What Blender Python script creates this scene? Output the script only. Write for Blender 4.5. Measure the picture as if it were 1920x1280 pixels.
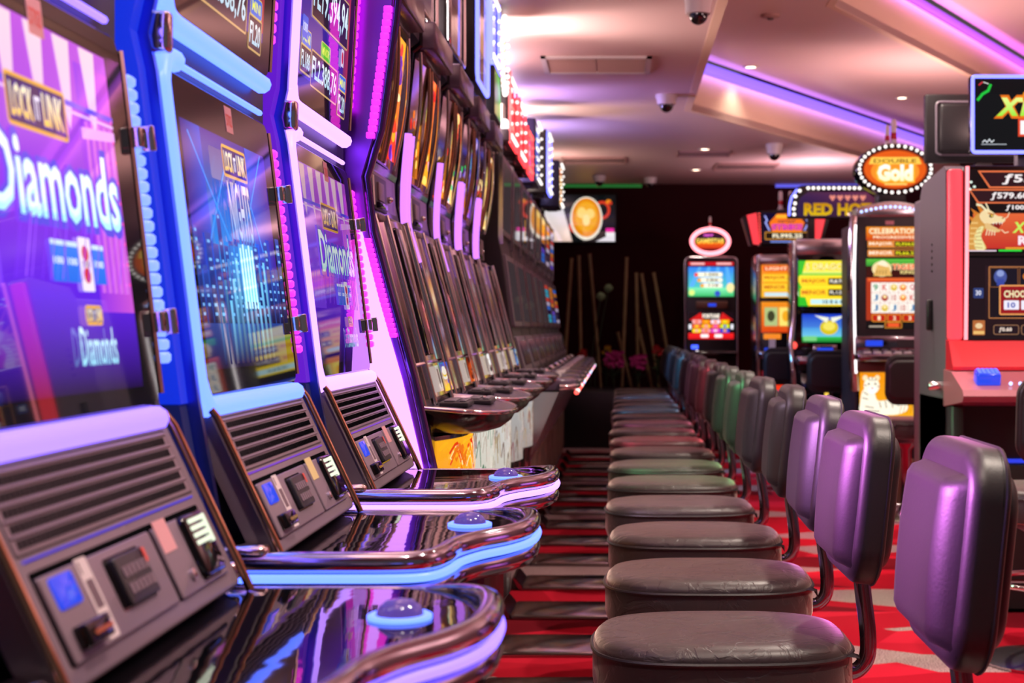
import bpy, bmesh, math, random
from mathutils import Vector, Matrix

for o in list(bpy.data.objects):
    bpy.data.objects.remove(o, do_unlink=True)
random.seed(7)
SC = bpy.context.scene
COL = SC.collection
PI = math.pi

# ------------------------------------------------------------------ camera, world, exposure
CAM_Z = 1.24
cd = bpy.data.cameras.new('camera')
cd.sensor_width = 36.0
cd.lens = 52.5
cd.shift_x = -200.0 / 1920.0
cd.shift_y = -25.0 / 1920.0
cd.clip_start = 0.05
cd.clip_end = 80
cd.dof.use_dof = True
cd.dof.focus_distance = 2.9
cd.dof.aperture_fstop = 6.5
cam = bpy.data.objects.new('camera', cd)
cam.location = (0, 0, CAM_Z)
cam.rotation_euler = (PI / 2, 0, 0)
COL.objects.link(cam)
SC.camera = cam

W = bpy.data.worlds.new('room_air')
W.use_nodes = True
W.node_tree.nodes['Background'].inputs[0].default_value = (0.80, 0.62, 0.68, 1)
W.node_tree.nodes['Background'].inputs[1].default_value = 0.10
SC.world = W
VS = SC.view_settings
VS.view_transform = 'Standard'
VS.look = 'None'
VS.exposure = 0.0
VS.gamma = 1.0
VS.use_curve_mapping = False
SC.cycles.max_bounces = 7
SC.cycles.diffuse_bounces = 3
SC.cycles.glossy_bounces = 4
SC.cycles.transmission_bounces = 4
SC.cycles.sample_clamp_indirect = 6.0
SC.cycles.caustics_reflective = False
SC.cycles.caustics_refractive = False


def lamp(name, kind, loc, energy, color, size=0.1, target=None, spot=None, blend=0.6, size_y=None):
    d = bpy.data.lights.new(name, kind)
    d.energy = energy
    d.color = color
    if kind == 'AREA':
        d.size = size
        if size_y:
            d.shape = 'RECTANGLE'
            d.size_y = size_y
    else:
        d.shadow_soft_size = size
    if kind == 'SPOT':
        d.spot_size = spot or 1.6
        d.spot_blend = blend
    o = bpy.data.objects.new(name, d)
    o.location = loc
    if target is not None:
        v = Vector(target) - Vector(loc)
        o.rotation_euler = v.to_track_quat('-Z', 'Y').to_euler()
    COL.objects.link(o)
    return o


WARM = (1.0, 0.84, 0.72)
# recessed ceiling lamps (those in view have fittings further down, the others hang over the front of the room)
for i, (x, y, z, e) in enumerate([
        (0.99, 11.2, 3.17, 12), (2.41, 12.7, 3.17, 60), (0.75, 13.0, 2.77, 16), (0.76, 14.7, 2.77, 16),
        (1.05, 2.2, 3.17, 250), (1.0, 4.6, 3.17, 250), (1.15, 7.2, 3.17, 210), (2.6, 8.6, 3.55, 170), (2.4, 4.6, 3.55, 200), (0.1, 1.2, 2.77, 80)]):
    lamp('downlight_lamp', 'SPOT', (x, y, z), e, WARM, size=0.05, target=(x, y, 0), spot=2.0, blend=0.8)
# area lamps added behind the left toppers: sign glow and fill for the ceiling
for i, (y, e, c) in enumerate([(1.5, 40, (1, .72, .70)), (3.3, 40, (1, .72, .72)), (5.2, 34, (1, .74, .70)), (6.75, 42, (1, .84, .74)),
                               (7.7, 36, (1, .72, .66)), (8.6, 12, (1, .60, .62)), (9.9, 16, (.50, .36, 1)),
                               (10.6, 13, (1, .76, .66)), (11.5, 15, (.46, .38, 1)), (13.4, 9, (1, .70, .62))]):
    lamp('ceiling_fill_lamp', 'AREA', (-0.80, y, 2.42), e, c, size=0.12, size_y=0.5, target=(0.3, y, 2.95))
# more lamps added on the right to fill the ceiling there
for i, (x, y, e, c) in enumerate([(2.0, 6.9, 20, (1, .62, .58)), (2.3, 10.9, 26, (1, .60, .56)), (4.2, 9.0, 55, (1, .62, .62)), (4.4, 4.0, 90, (1, .66, .66)), (1.8, 13.9, 22, (1, .62, .72))]):
    lamp('ceiling_fill_lamp', 'AREA', (x, y, 2.25), e, c, size=0.4, target=(x, y + 0.3, 3.6))


# the cove strips wash the ceiling beside them
lamp('cove_wash_lamp', 'AREA', (1.95, 13.0, 3.10), 10, (.42, .20, 1), size=5.6, size_y=0.04, target=(2.6, 12.6, 3.32))
lamp('cove_wash_lamp', 'AREA', (3.2, 12.2, 3.50), 12, (.75, .18, 1), size=6.0, size_y=0.04, target=(3.9, 11.8, 3.72))
for o in COL.objects:
    if o.name.startswith('cove_wash'):
        o.rotation_euler = (math.radians(115), 0, math.atan2(1.73, 1.0))

# ------------------------------------------------------------------ colours and materials
def s2l(c):
    return c / 12.92 if c <= 0.04045 else ((c + 0.055) / 1.055) ** 2.4


def C(h, k=1.0):
    h = h.lstrip('#')
    return tuple(s2l(int(h[i:i + 2], 16) / 255.0) * k for i in (0, 2, 4))


M = {}


def mat(name, color, rough=0.5, metal=0.0, spec=0.5, coat=0.0, emit=None, strength=1.0):
    m = bpy.data.materials.new(name)
    m.use_nodes = True
    b = m.node_tree.nodes['Principled BSDF']
    b.inputs['Base Color'].default_value = (*color, 1)
    b.inputs['Roughness'].default_value = rough
    b.inputs['Metallic'].default_value = metal
    b.inputs['Specular IOR Level'].default_value = spec
    b.inputs['Coat Weight'].default_value = coat
    if emit is not None:
        b.inputs['Emission Color'].default_value = (*emit, 1)
        b.inputs['Emission Strength'].default_value = strength
    M[name] = m
    return m


def nodes(m):
    return m.node_tree.nodes, m.node_tree.links, m.node_tree.nodes['Principled BSDF']


def add_bump(m, scale, strength, distance=0.002, detail=3.0, stretch=(1, 1, 1), kind='noise'):
    N, L, b = nodes(m)
    tc = N.new('ShaderNodeTexCoord')
    mp = N.new('ShaderNodeMapping')
    mp.inputs['Scale'].default_value = stretch
    L.new(tc.outputs['Object'], mp.inputs['Vector'])
    if kind == 'noise':
        t = N.new('ShaderNodeTexNoise')
        t.inputs['Detail'].default_value = detail
        out = t.outputs['Fac']
    else:
        t = N.new('ShaderNodeTexVoronoi')
        out = t.outputs['Distance']
    t.inputs['Scale'].default_value = scale
    L.new(mp.outputs['Vector'], t.inputs['Vector'])
    bp = N.new('ShaderNodeBump')
    bp.inputs['Strength'].default_value = strength
    bp.inputs['Distance'].default_value = distance
    L.new(out, bp.inputs['Height'])
    L.new(bp.outputs['Normal'], b.inputs['Normal'])
    return m


def glow(name, rgb, rough=0.4):
    return mat(name, (0.02, 0.02, 0.02), rough, emit=rgb, strength=1.0)


mat('black_plastic', C('#141216'), 0.38)
mat('black_gloss', C('#07070a'), 0.06, spec=0.6)
mat('cabinet_gloss', C('#0d0c14'), 0.16, spec=0.6)
mat('grey_plastic', C('#7c6976'), 0.42)
mat('grey_dark', C('#2d282e'), 0.45)
mat('grey_satin', C('#6d6470'), 0.33)
mat('chrome', (0.82, 0.80, 0.82), 0.09, metal=1.0)
mat('chrome_soft', (0.62, 0.58, 0.62), 0.22, metal=1.0)
mat('dark_chrome', (0.30, 0.27, 0.32), 0.12, metal=1.0)
mat('copper_tint_chrome', (0.62, 0.36, 0.22), 0.14, metal=1.0)  # panel trims: copper reflection put into the chrome's colour
mat('plate_chrome', (0.40, 0.34, 0.33), 0.16, metal=1.0)
mat('slot_black', (0.004, 0.004, 0.005), 0.9, spec=0.0)
mat('side_satin', C('#3a3a48'), 0.42)
mat('mirror_panel', (0.74, 0.69, 0.71), 0.10, metal=1.0)
mat('rim_chrome', (0.50, 0.50, 0.60), 0.10, metal=1.0)
mat('deck_black', C('#08080c'), 0.035, spec=0.7)
add_bump(M['deck_black'], 9.0, 0.06, 0.004, 1.0, stretch=(1.0, 2.2, 1.0))
mat('deck_grey', C('#5c5064'), 0.20, spec=0.6)
mat('white_paper', C('#d9c8cc'), 0.6)
mat('pink_paper', C('#d99aa0'), 0.6)
mat('cream_paper', C('#d8bf86'), 0.6)
mat('ink', C('#6b5560'), 0.6)
mat('red_ink', C('#d8524a'), 0.6)
mat('white_plastic', C('#d8d0d0'), 0.4)
mat('red_plastic', C('#b81525'), 0.25, spec=0.6)
mat('glass_dark', C('#0a090c'), 0.03, spec=0.6)
mat('lens_dark', C('#120d10'), 0.05, spec=0.8)
mat('brown_panel', C('#6b4638'), 0.4)
mat('maroon_wall', C('#2e030c'), 0.85, spec=0.2)
mat('leaf', C('#1d3a1c'), 0.6)
mat('stem', C('#6f6a44'), 0.6)
mat('bamboo', C('#8a7550'), 0.55)
mat('petal_pink', C('#c0308a'), 0.6)
mat('petal_red', C('#b01820'), 0.6)
mat('petal_yellow', C('#c8a020'), 0.6)
mat('allium', C('#7f9c72'), 0.7)

# lights that really shine, and the glow added between machines
glow('led_violet', (0.62, 0.38, 3.6))
glow('led_blue', (0.30, 0.58, 3.8))
glow('led_pink', (1.35, 0.66, 3.0))
glow('led_magenta', (1.6, 0.05, 1.3))
glow('led_softblue', (0.32, 0.52, 1.9))
glow('led_panel_pink', (1.7, 0.62, 2.6))
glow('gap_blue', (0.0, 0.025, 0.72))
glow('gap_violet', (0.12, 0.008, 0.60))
glow('gap_navy', (0.0, 0.004, 0.07))
mat('violet_lit_chrome', (0.34, 0.08, 0.72), 0.30, metal=1.0)  # chrome with the violet glow put into its colour
mat('blue_lit_chrome', (0.10, 0.16, 0.75), 0.28, metal=1.0)  # chrome with the blue LED reflection put into its colour
mat('plaster', C('#a48680'), 0.8)
glow('led_bar', (0.95, 0.30, 1.7))
glow('led_red', (2.4, 0.10, 0.12))
glow('led_redpink', (2.6, 0.55, 0.65))
glow('led_frame_blue', (0.50, 0.55, 3.6))
glow('led_white', (2.2, 2.0, 2.0))
glow('led_green', (0.05, 1.3, 0.25))
glow('led_bluedot', (0.12, 0.25, 2.6))
glow('bulb_white', (1.9, 1.75, 1.65))
glow('bulb_red', (3.0, 0.25, 0.2))
glow('bulb_blue', (1.0, 1.4, 2.6))
glow('cove_violet', (0.36, 0.17, 1.5))
glow('cove_magenta', (0.62, 0.11, 1.15))
glow('downlight_glow', (9.0, 6.6, 4.6))
glow('button_dome', (0.10, 0.05, 0.34), rough=0.12)
glow('acceptor_glow', (0.95, 1.05, 0.80))
glow('neon_pinkring', (3.0, 0.75, 0.9))

# display: colours live in the corner attribute of each screen mesh, behind glossy glass
m = bpy.data.materials.new('display')
m.use_nodes = True
M['display'] = m
N, L, b = nodes(m)
at = N.new('ShaderNodeAttribute')
at.attribute_name = 'Col'
b.inputs['Base Color'].default_value = (0.006, 0.006, 0.008, 1)
b.inputs['Roughness'].default_value = 0.025
b.inputs['Specular IOR Level'].default_value = 0.55
L.new(at.outputs['Color'], b.inputs['Emission Color'])
b.inputs['Emission Strength'].default_value = 1.0

# black leather, worn
def leather(name, base, rough, wrinkle, crack):
    m = mat(name, C(base), rough, spec=0.5)
    N, L, b = nodes(m)
    tc = N.new('ShaderNodeTexCoord')
    n1 = N.new('ShaderNodeTexNoise'); n1.inputs['Scale'].default_value = 220; n1.inputs['Detail'].default_value = 2
    n2 = N.new('ShaderNodeTexNoise'); n2.inputs['Scale'].default_value = 14; n2.inputs['Detail'].default_value = 6; n2.inputs['Distortion'].default_value = 1.2
    r2 = N.new('ShaderNodeValToRGB')
    r2.color_ramp.elements[0].position = 0.47; r2.color_ramp.elements[1].position = 0.53
    oi = N.new('ShaderNodeObjectInfo')
    va = N.new('ShaderNodeVectorMath'); va.operation = 'ADD'
    L.new(tc.outputs['Object'], va.inputs[0]); L.new(oi.outputs['Random'], va.inputs[1])
    L.new(tc.outputs['Object'], n1.inputs['Vector']); L.new(va.outputs[0], n2.inputs['Vector'])
    L.new(n2.outputs['Fac'], r2.inputs['Fac'])
    m1 = N.new('ShaderNodeMath'); m1.operation = 'MULTIPLY'; m1.inputs[1].default_value = wrinkle
    m2 = N.new('ShaderNodeMath'); m2.operation = 'MULTIPLY'; m2.inputs[1].default_value = crack
    L.new(n1.outputs['Fac'], m1.inputs[0]); L.new(r2.outputs['Color'], m2.inputs[0])
    ad = N.new('ShaderNodeMath'); ad.operation = 'ADD'
    L.new(m1.outputs[0], ad.inputs[0]); L.new(m2.outputs[0], ad.inputs[1])
    bp = N.new('ShaderNodeBump'); bp.inputs['Strength'].default_value = 0.5; bp.inputs['Distance'].default_value = 0.004
    L.new(ad.outputs[0], bp.inputs['Height'])
    L.new(bp.outputs['Normal'], b.inputs['Normal'])
    return m


leather('leather', '#1f1b1e', 0.44, 0.10, 0.0)
leather('leather_seat', '#302627', 0.42, 0.08, 0.36)
for q_, w_ in (('leather_seat', 1.0), ('leather', 0.06)):      # tinted sheen stands in for room light reflected on the leather
    b = nodes(M[q_])[2]
    b.inputs['Sheen Weight'].default_value = w_
    b.inputs['Sheen Roughness'].default_value = 0.35
    b.inputs['Sheen Tint'].default_value = (0.95, 0.72, 0.64, 1)

# wood-grained stand
m = mat('stand_wood', C('#8a7468'), 0.35)
N, L, b = nodes(m)
tc = N.new('ShaderNodeTexCoord'); mp = N.new('ShaderNodeMapping'); mp.inputs['Scale'].default_value = (1, 2.5, 18)
t = N.new('ShaderNodeTexNoise'); t.inputs['Scale'].default_value = 3; t.inputs['Detail'].default_value = 5
cr = N.new('ShaderNodeValToRGB')
cr.color_ramp.elements[0].color = (*C('#6d5a50'), 1); cr.color_ramp.elements[1].color = (*C('#a08a7c'), 1)
L.new(tc.outputs['Object'], mp.inputs['Vector']); L.new(mp.outputs['Vector'], t.inputs['Vector'])
L.new(t.outputs['Fac'], cr.inputs['Fac']); L.new(cr.outputs['Color'], b.inputs['Base Color'])

# carpet: red with grey speckled shards and dark streaks
m = mat('carpet', C('#b00d1e'), 0.95, spec=0.1)
N, L, b = nodes(m)
tc = N.new('ShaderNodeTexCoord')
mp = N.new('ShaderNodeMapping'); mp.inputs['Scale'].default_value = (1.1, 2.6, 1); mp.inputs['Rotation'].default_value = (0, 0, 0.45)
L.new(tc.outputs['Object'], mp.inputs['Vector'])
v = N.new('ShaderNodeTexVoronoi'); v.inputs['Scale'].default_value = 1.25
L.new(mp.outputs['Vector'], v.inputs['Vector'])
sp = N.new('ShaderNodeSeparateColor'); L.new(v.outputs['Color'], sp.inputs['Color'])
shard = N.new('ShaderNodeValToRGB'); shard.color_ramp.interpolation = 'CONSTANT'
shard.color_ramp.elements[0].color = (0, 0, 0, 1); shard.color_ramp.elements[1].position = 0.74; shard.color_ramp.elements[1].color = (1, 1, 1, 1)
L.new(sp.outputs['Red'], shard.inputs['Fac'])
deep = N.new('ShaderNodeValToRGB'); deep.color_ramp.interpolation = 'CONSTANT'
e = deep.color_ramp.elements
e[0].color = (*C('#a80e24'), 1); e[1].position = 0.36; e[1].color = (*C('#c41a32'), 1)
x = e.new(0.66); x.color = (*C('#6c0a1a'), 1)
x = e.new(0.86); x.color = (*C('#b2142a'), 1)
L.new(sp.outputs['Green'], deep.inputs['Fac'])
fib = N.new('ShaderNodeTexNoise'); fib.inputs['Scale'].default_value = 190; fib.inputs['Detail'].default_value = 2
L.new(tc.outputs['Object'], fib.inputs['Vector'])
grey = N.new('ShaderNodeValToRGB')
grey.color_ramp.elements[0].position = 0.38; grey.color_ramp.elements[0].color = (*C('#5a4048'), 1)
grey.color_ramp.elements[1].position = 0.62; grey.color_ramp.elements[1].color = (*C('#c9a6a6'), 1)
L.new(fib.outputs['Fac'], grey.inputs['Fac'])
mx = N.new('ShaderNodeMix'); mx.data_type = 'RGBA'
L.new(shard.outputs['Color'], mx.inputs[0]); L.new(deep.outputs['Color'], mx.inputs[6]); L.new(grey.outputs['Color'], mx.inputs[7])
L.new(mx.outputs[2], b.inputs['Base Color'])
bp = N.new('ShaderNodeBump'); bp.inputs['Strength'].default_value = 0.4; bp.inputs['Distance'].default_value = 0.004
L.new(fib.outputs['Fac'], bp.inputs['Height']); L.new(bp.outputs['Normal'], b.inputs['Normal'])

m = mat('ceiling_paint', C('#d8bcb8'), 0.45, spec=0.35)
m = mat('fascia_paint', C('#e2c6ae'), 0.6)
mat('vent_grey', C('#b9938c'), 0.5)
mat('vent_dark', C('#5a4547'), 0.6)


# ------------------------------------------------------------------ mesh helpers
class F:
    """A flat working frame: origin, right, up; n points out of the face."""
    def __init__(s, o, u, v):
        s.o = Vector(o); s.u = Vector(u).normalized(); s.v = Vector(v).normalized(); s.n = s.u.cross(s.v).normalized()

    def p(s, a, b, c=0.0):
        return s.o + s.u * a + s.v * b + s.n * c


def rr(x0, y0, x1, y1, r=0.01, seg=4):
    pts = []
    rs = r if isinstance(r, (tuple, list)) else (r, r, r, r)
    for (cx, cy, a0, q) in ((x1, y0, -90, rs[0]), (x1, y1, 0, rs[1]), (x0, y1, 90, rs[2]), (x0, y0, 180, rs[3])):
        sx = -1 if cx == x1 else 1
        sy = -1 if cy == y1 else 1
        ox, oy = cx + sx * q, cy + sy * q
        if q <= 1e-6:
            pts.append((cx, cy)); continue
        for k in range(seg + 1):
            a = math.radians(a0 + 90.0 * k / seg)
            pts.append((ox + q * math.cos(a), oy + q * math.sin(a)))
    return pts


def ell(cx, cy, rx, ry, n=28, a0=0, a1=360):
    full = abs(a1 - a0) >= 360
    return [(cx + rx * math.cos(math.radians(a0 + (a1 - a0) * k / (n if full else n - 1))),
             cy + ry * math.sin(math.radians(a0 + (a1 - a0) * k / (n if full else n - 1)))) for k in range(n)]


def smooth_path(pts, n=5, closed=False):
    out = []
    m = len(pts)
    P = [Vector(p) for p in pts]
    for i in range(m if closed else m - 1):
        p0 = P[(i - 1) % m] if closed or i > 0 else P[0]
        p1 = P[i]; p2 = P[(i + 1) % m]
        p3 = P[(i + 2) % m] if closed or i + 2 < m else P[-1]
        for k in range(n):
            t = k / n
            out.append(0.5 * ((2 * p1) + (-p0 + p2) * t + (2 * p0 - 5 * p1 + 4 * p2 - p3) * t * t + (-p0 + 3 * p1 - 3 * p2 + p3) * t ** 3))
    if not closed:
        out.append(P[-1])
    return out


class MB:
    def __init__(s):
        s.v = []; s.f = []; s.mi = []; s.sm = []

    def add(s, vs, fs, mi=0, sm=False):
        b = len(s.v)
        s.v += [tuple(p) for p in vs]
        for f in fs:
            s.f.append([b + i for i in f]); s.mi.append(mi); s.sm.append(sm)
        return s

    def bm(s, bm, mi=0, sm=False, X=None):
        bm.verts.index_update()
        vs = [(X @ v.co) if X else v.co.copy() for v in bm.verts]
        s.add(vs, [[v.index for v in f.verts] for f in bm.faces], mi, sm)
        bm.free()
        return s

    def box(s, x0, x1, y0, y1, z0, z1, mi=0):
        vs = [(x, y, z) for z in (z0, z1) for y in (y0, y1) for x in (x0, x1)]
        return s.add(vs, [(0, 2, 3, 1), (4, 5, 7, 6), (0, 1, 5, 4), (2, 6, 7, 3), (0, 4, 6, 2), (1, 3, 7, 5)], mi)

    def rbox(s, c, size, r=0.01, seg=2, mi=0, X=None):
        bm = bmesh.new()
        bmesh.ops.create_cube(bm, size=1.0)
        for v in bm.verts:
            v.co = Vector((v.co.x * size[0], v.co.y * size[1], v.co.z * size[2]))
        bmesh.ops.bevel(bm, geom=list(bm.edges), offset=min(r, min(size) * 0.49), segments=seg, profile=0.5, affect='EDGES')
        T = Matrix.Translation(Vector(c))
        return s.bm(bm, mi, True, T if X is None else X @ T)

    def slab(s, fr, outline, c0, c1, bevel=0.0, mi=0, seg=2, back=True):
        """outline (in the frame) raised from c0 to c1, its front edge rounded."""
        bm = bmesh.new()
        n = len(outline)
        A = [bm.verts.new(fr.p(a, b, c0)) for a, b in outline]
        B = [bm.verts.new(fr.p(a, b, c1)) for a, b in outline]
        top = bm.faces.new(B)
        if back:
            bm.faces.new(A[::-1])
        for i in range(n):
            j = (i + 1) % n
            bm.faces.new((A[i], A[j], B[j], B[i]))
        if bevel > 0:
            bm.normal_update()
            bmesh.ops.bevel(bm, geom=list(top.edges), offset=bevel, segments=seg, profile=0.5, affect='EDGES')
        return s.bm(bm, mi, bevel > 0)

    def prism(s, prof, y0, y1, mi=0, bevel=0.0):
        """profile in x,z pushed along y."""
        bm = bmesh.new()
        A = [bm.verts.new((x, y0, z)) for x, z in prof]
        B = [bm.verts.new((x, y1, z)) for x, z in prof]
        n = len(prof)
        fa = bm.faces.new(A); fb = bm.faces.new(B[::-1])
        for i in range(n):
            j = (i + 1) % n
            bm.faces.new((A[j], A[i], B[i], B[j]))
        bmesh.ops.recalc_face_normals(bm, faces=list(bm.faces))
        if bevel > 0:
            bmesh.ops.bevel(bm, geom=list(fa.edges) + list(fb.edges), offset=bevel, segments=2, profile=0.5, affect='EDGES')
        return s.bm(bm, mi, False)

    def bowed(s, fr, x0, x1, y0, y1, depth, c0=0.0, n=16, mi=0):
        """a panel bowed outwards across its width, closed at the back."""
        top = []; bot = []
        for i in range(n + 1):
            q = i / n
            c = c0 + depth * math.sin(PI * q)
            bot.append(fr.p(x0 + (x1 - x0) * q, y0, c)); top.append(fr.p(x0 + (x1 - x0) * q, y1, c))
        s.add(bot + top, [(i, i + 1, n + 2 + i, n + 1 + i) for i in range(n)], mi, True)
        s.add(bot, [tuple(range(n + 1))], mi); s.add(top, [tuple(range(n + 1))[::-1]], mi)
        return s

    def tube(s, path, r, n=8, closed=False, mi=0, r2=None, cap=True):
        P = [Vector(p) for p in path]
        m = len(P)
        T = []
        for i in range(m):
            a = P[(i - 1) % m] if closed or i > 0 else P[i]
            b = P[(i + 1) % m] if closed or i < m - 1 else P[i]
            d = (b - a)
            T.append(d.normalized() if d.length > 1e-9 else Vector((0, 0, 1)))
        up = Vector((0, 0, 1)) if abs(T[0].z) < 0.9 else Vector((0, 1, 0))
        u = T[0].cross(up).normalized()
        vs = []
        for i in range(m):
            u = (u - T[i] * u.dot(T[i]))
            u = u.normalized() if u.length > 1e-9 else T[i].orthogonal().normalized()
            w = T[i].cross(u)
            rr_ = r[i] if isinstance(r, (list, tuple)) else r
            q = (r2 if r2 is not None else rr_)
            for k in range(n):
                a = 2 * PI * k / n
                vs.append(P[i] + u * (math.cos(a) * rr_) + w * (math.sin(a) * q))
        fs = []
        for i in range(m if closed else m - 1):
            j = (i + 1) % m
            for k in range(n):
                l = (k + 1) % n
                fs.append((i * n + k, i * n + l, j * n + l, j * n + k))
        s.add(vs, fs, mi, True)
        if cap and not closed:
            s.add(vs[:n], [tuple(range(n))[::-1]], mi)
            s.add(vs[-n:], [tuple(range(n))], mi)
        return s

    def lathe(s, prof, c=(0, 0, 0), n=20, mi=0, X=None, sm=True):
        vs = []
        for r, z in prof:
            for k in range(n):
                a = 2 * PI * k / n
                p = Vector((max(r, 1e-4) * math.cos(a), max(r, 1e-4) * math.sin(a), z))
                if X is not None:
                    p = X @ p
                vs.append(p + Vector(c))
        fs = []
        for i in range(len(prof) - 1):
            for k in range(n):
                l = (k + 1) % n
                fs.append((i * n + k, i * n + l, (i + 1) * n + l, (i + 1) * n + k))
        return s.add(vs, fs, mi, sm)

    def ball(s, c, r, mi=0, n=10, sz=1.0):
        pr = [(r * math.sin(PI * k / (n // 2 + 2)), -r * sz * math.cos(PI * k / (n // 2 + 2))) for k in range(n // 2 + 3)]
        return s.lathe(pr, c, n, mi)

    def build(s, name, mats, parent=None, loc=None):
        me = bpy.data.meshes.new(name)
        me.from_pydata(s.v, [], s.f)
        if not isinstance(mats, (list, tuple)):
            mats = [mats]
        for q in mats:
            me.materials.append(M[q] if isinstance(q, str) else q)
        me.polygons.foreach_set('material_index', s.mi)
        me.polygons.foreach_set('use_smooth', s.sm)
        me.update()
        if any(s.sm):
            try:
                me.set_sharp_from_angle(angle=math.radians(50))
            except Exception:
                pass
        o = bpy.data.objects.new(name, me)
        COL.objects.link(o)
        if parent is not None:
            o.parent = parent
        if loc is not None:
            o.location = loc
        return o


_txt = {}


def text_shape(body, bold=0.0):
    """(verts, faces) of a line of writing, scaled so that it fills the unit square."""
    key = (body, bold)
    if key not in _txt:
        cu = bpy.data.curves.new('writing', 'FONT')
        cu.body = body; cu.size = 1.0; cu.resolution_u = 2; cu.offset = bold
        ob = bpy.data.objects.new('writing', cu)
        me = bpy.data.meshes.new_from_object(ob)
        vs = [(v.co.x, v.co.y) for v in me.vertices]
        fs = [tuple(p.vertices) for p in me.polygons]
        bpy.data.objects.remove(ob); bpy.data.curves.remove(cu); bpy.data.meshes.remove(me)
        x0 = min(v[0] for v in vs); x1 = max(v[0] for v in vs); y0 = min(v[1] for v in vs); y1 = max(v[1] for v in vs)
        _txt[key] = ([((x - x0) / (x1 - x0), (y - y0) / (y1 - y0)) for x, y in vs], fs)
    return _txt[key]


class Canvas:
    """What a display shows: flat coloured shapes in thin layers behind its glass, all one mesh."""
    STEP = 0.00007

    def __init__(s, fr, gain=1.0):
        s.fr = fr; s.v = []; s.f = []; s.c = []; s.l = 0; s.gain = gain

    def _c(s, c):
        c = C(c) if isinstance(c, str) else c
        return (c[0] * s.gain, c[1] * s.gain, c[2] * s.gain, 1.0)

    def poly(s, pts, c, up=True):
        if up:
            s.l += 1
        b = len(s.v)
        area = sum(pts[i][0] * pts[(i + 1) % len(pts)][1] - pts[(i + 1) % len(pts)][0] * pts[i][1] for i in range(len(pts)))
        if area < 0:
            pts = pts[::-1]
            if isinstance(c, list):
                c = c[::-1]
        s.v += [s.fr.p(x, y, s.l * s.STEP) for x, y in pts]
        s.f.append(list(range(b, b + len(pts))))
        s.c.append([s._c(q) for q in c] if isinstance(c, list) else [s._c(c)] * len(pts))
        return s

    def rect(s, x0, y0, x1, y1, c, up=True):
        return s.poly([(x0, y0), (x1, y0), (x1, y1), (x0, y1)], c, up)

    def grad(s, x0, y0, x1, y1, lo, hi, up=True):
        return s.rect(x0, y0, x1, y1, [lo, lo, hi, hi], up)

    def gradx(s, x0, y0, x1, y1, a, b, up=True):
        return s.rect(x0, y0, x1, y1, [a, b, b, a], up)

    def rrect(s, x0, y0, x1, y1, r, c, up=True):
        return s.poly(rr(x0, y0, x1, y1, r), c, up)

    def ellipse(s, cx, cy, rx, ry, c, up=True, n=24):
        return s.poly(ell(cx, cy, rx, ry, n), c, up)

    def line(s, pts, w, c, up=True):
        if up:
            s.l += 1
        for i in range(len(pts) - 1):
            a = Vector(pts[i]); b = Vector(pts[i + 1]); d = (b - a)
            if d.length < 1e-9:
                continue
            n = Vector((-d.y, d.x)).normalized() * w / 2
            e = d.normalized() * w * 0.3
            s.poly([tuple(a - n - e), tuple(b - n + e), tuple(b + n + e), tuple(a + n - e)], c, False)
        return s

    def text(s, body, x0, y0, x1, y1, c, bold=0.0, out=None, ow=0.05, top=None, shear=0.0):
        if out is not None:
            h = y1 - y0
            s.text(body, x0 - h * ow, y0 - h * ow, x1 + h * ow, y1 + h * ow, out, bold + 0.045, shear=shear)
        s.l += 1
        vs, fs = text_shape(body, bold)
        b = len(s.v)
        lo = s._c(c); hi = s._c(top) if top is not None else lo
        s.v += [s.fr.p(x0 + (x1 - x0) * x + shear * (y1 - y0) * y, y0 + (y1 - y0) * y, s.l * s.STEP) for x, y in vs]
        for f in fs:
            s.f.append([b + i for i in f])
            s.c.append([tuple(lo[k] + (hi[k] - lo[k]) * vs[i][1] for k in range(4)) for i in f])
        return s

    def frame(s, x0, y0, x1, y1, r, w, c, inner=None):
        s.rrect(x0, y0, x1, y1, r, c)
        if inner is not None:
            s.rrect(x0 + w, y0 + w, x1 - w, y1 - w, max(r - w, 0.0005), inner)
        return s

    def build(s, name, parent=None, material='display'):
        me = bpy.data.meshes.new(name)
        me.from_pydata([tuple(p) for p in s.v], [], s.f)
        me.materials.append(M[material])
        ca = me.color_attributes.new('Col', 'FLOAT_COLOR', 'CORNER')
        flat = [x for f in s.c for q in f for x in q]
        ca.data.foreach_set('color', flat)
        me.update()
        o = bpy.data.objects.new(name, me)
        COL.objects.link(o)
        if parent is not None:
            o.parent = parent
        return o


def thing(name, label, cat, loc=(0, 0, 0), rotz=0.0, group=None):
    o = bpy.data.objects.new(name, None)
    o.empty_display_size = 0.1
    COL.objects.link(o)
    o.location = loc
    o.rotation_euler = (0, 0, rotz)
    return tag(o, label, cat, group)


def tag(o, label, cat, group=None):
    o['label'] = label
    o['category'] = cat
    if group:
        o['group'] = group
    return o


def struct(o, label=None):
    o['kind'] = 'structure'
    if label:
        o['label'] = label
    return o


def dup(root, loc, rotz, label, group=None, hide=()):
    r = root.copy(); COL.objects.link(r)
    r.location = loc; r.rotation_euler = (0, 0, rotz)
    r['label'] = label
    if group:
        r['group'] = group
    for ch in list(root.children):
        if ch.name.split('.')[0] in hide:
            continue
        c = ch.copy(); COL.objects.link(c); c.parent = r
        for g in list(ch.children):
            d = g.copy(); COL.objects.link(d); d.parent = c
    return r


ORD = ['first', 'second', 'third', 'fourth', 'fifth', 'sixth', 'seventh', 'eighth', 'ninth', 'tenth', 'eleventh', 'twelfth',
       'thirteenth', 'fourteenth', 'fifteenth', 'sixteenth', 'seventeenth', 'eighteenth', 'nineteenth', 'twentieth']
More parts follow.
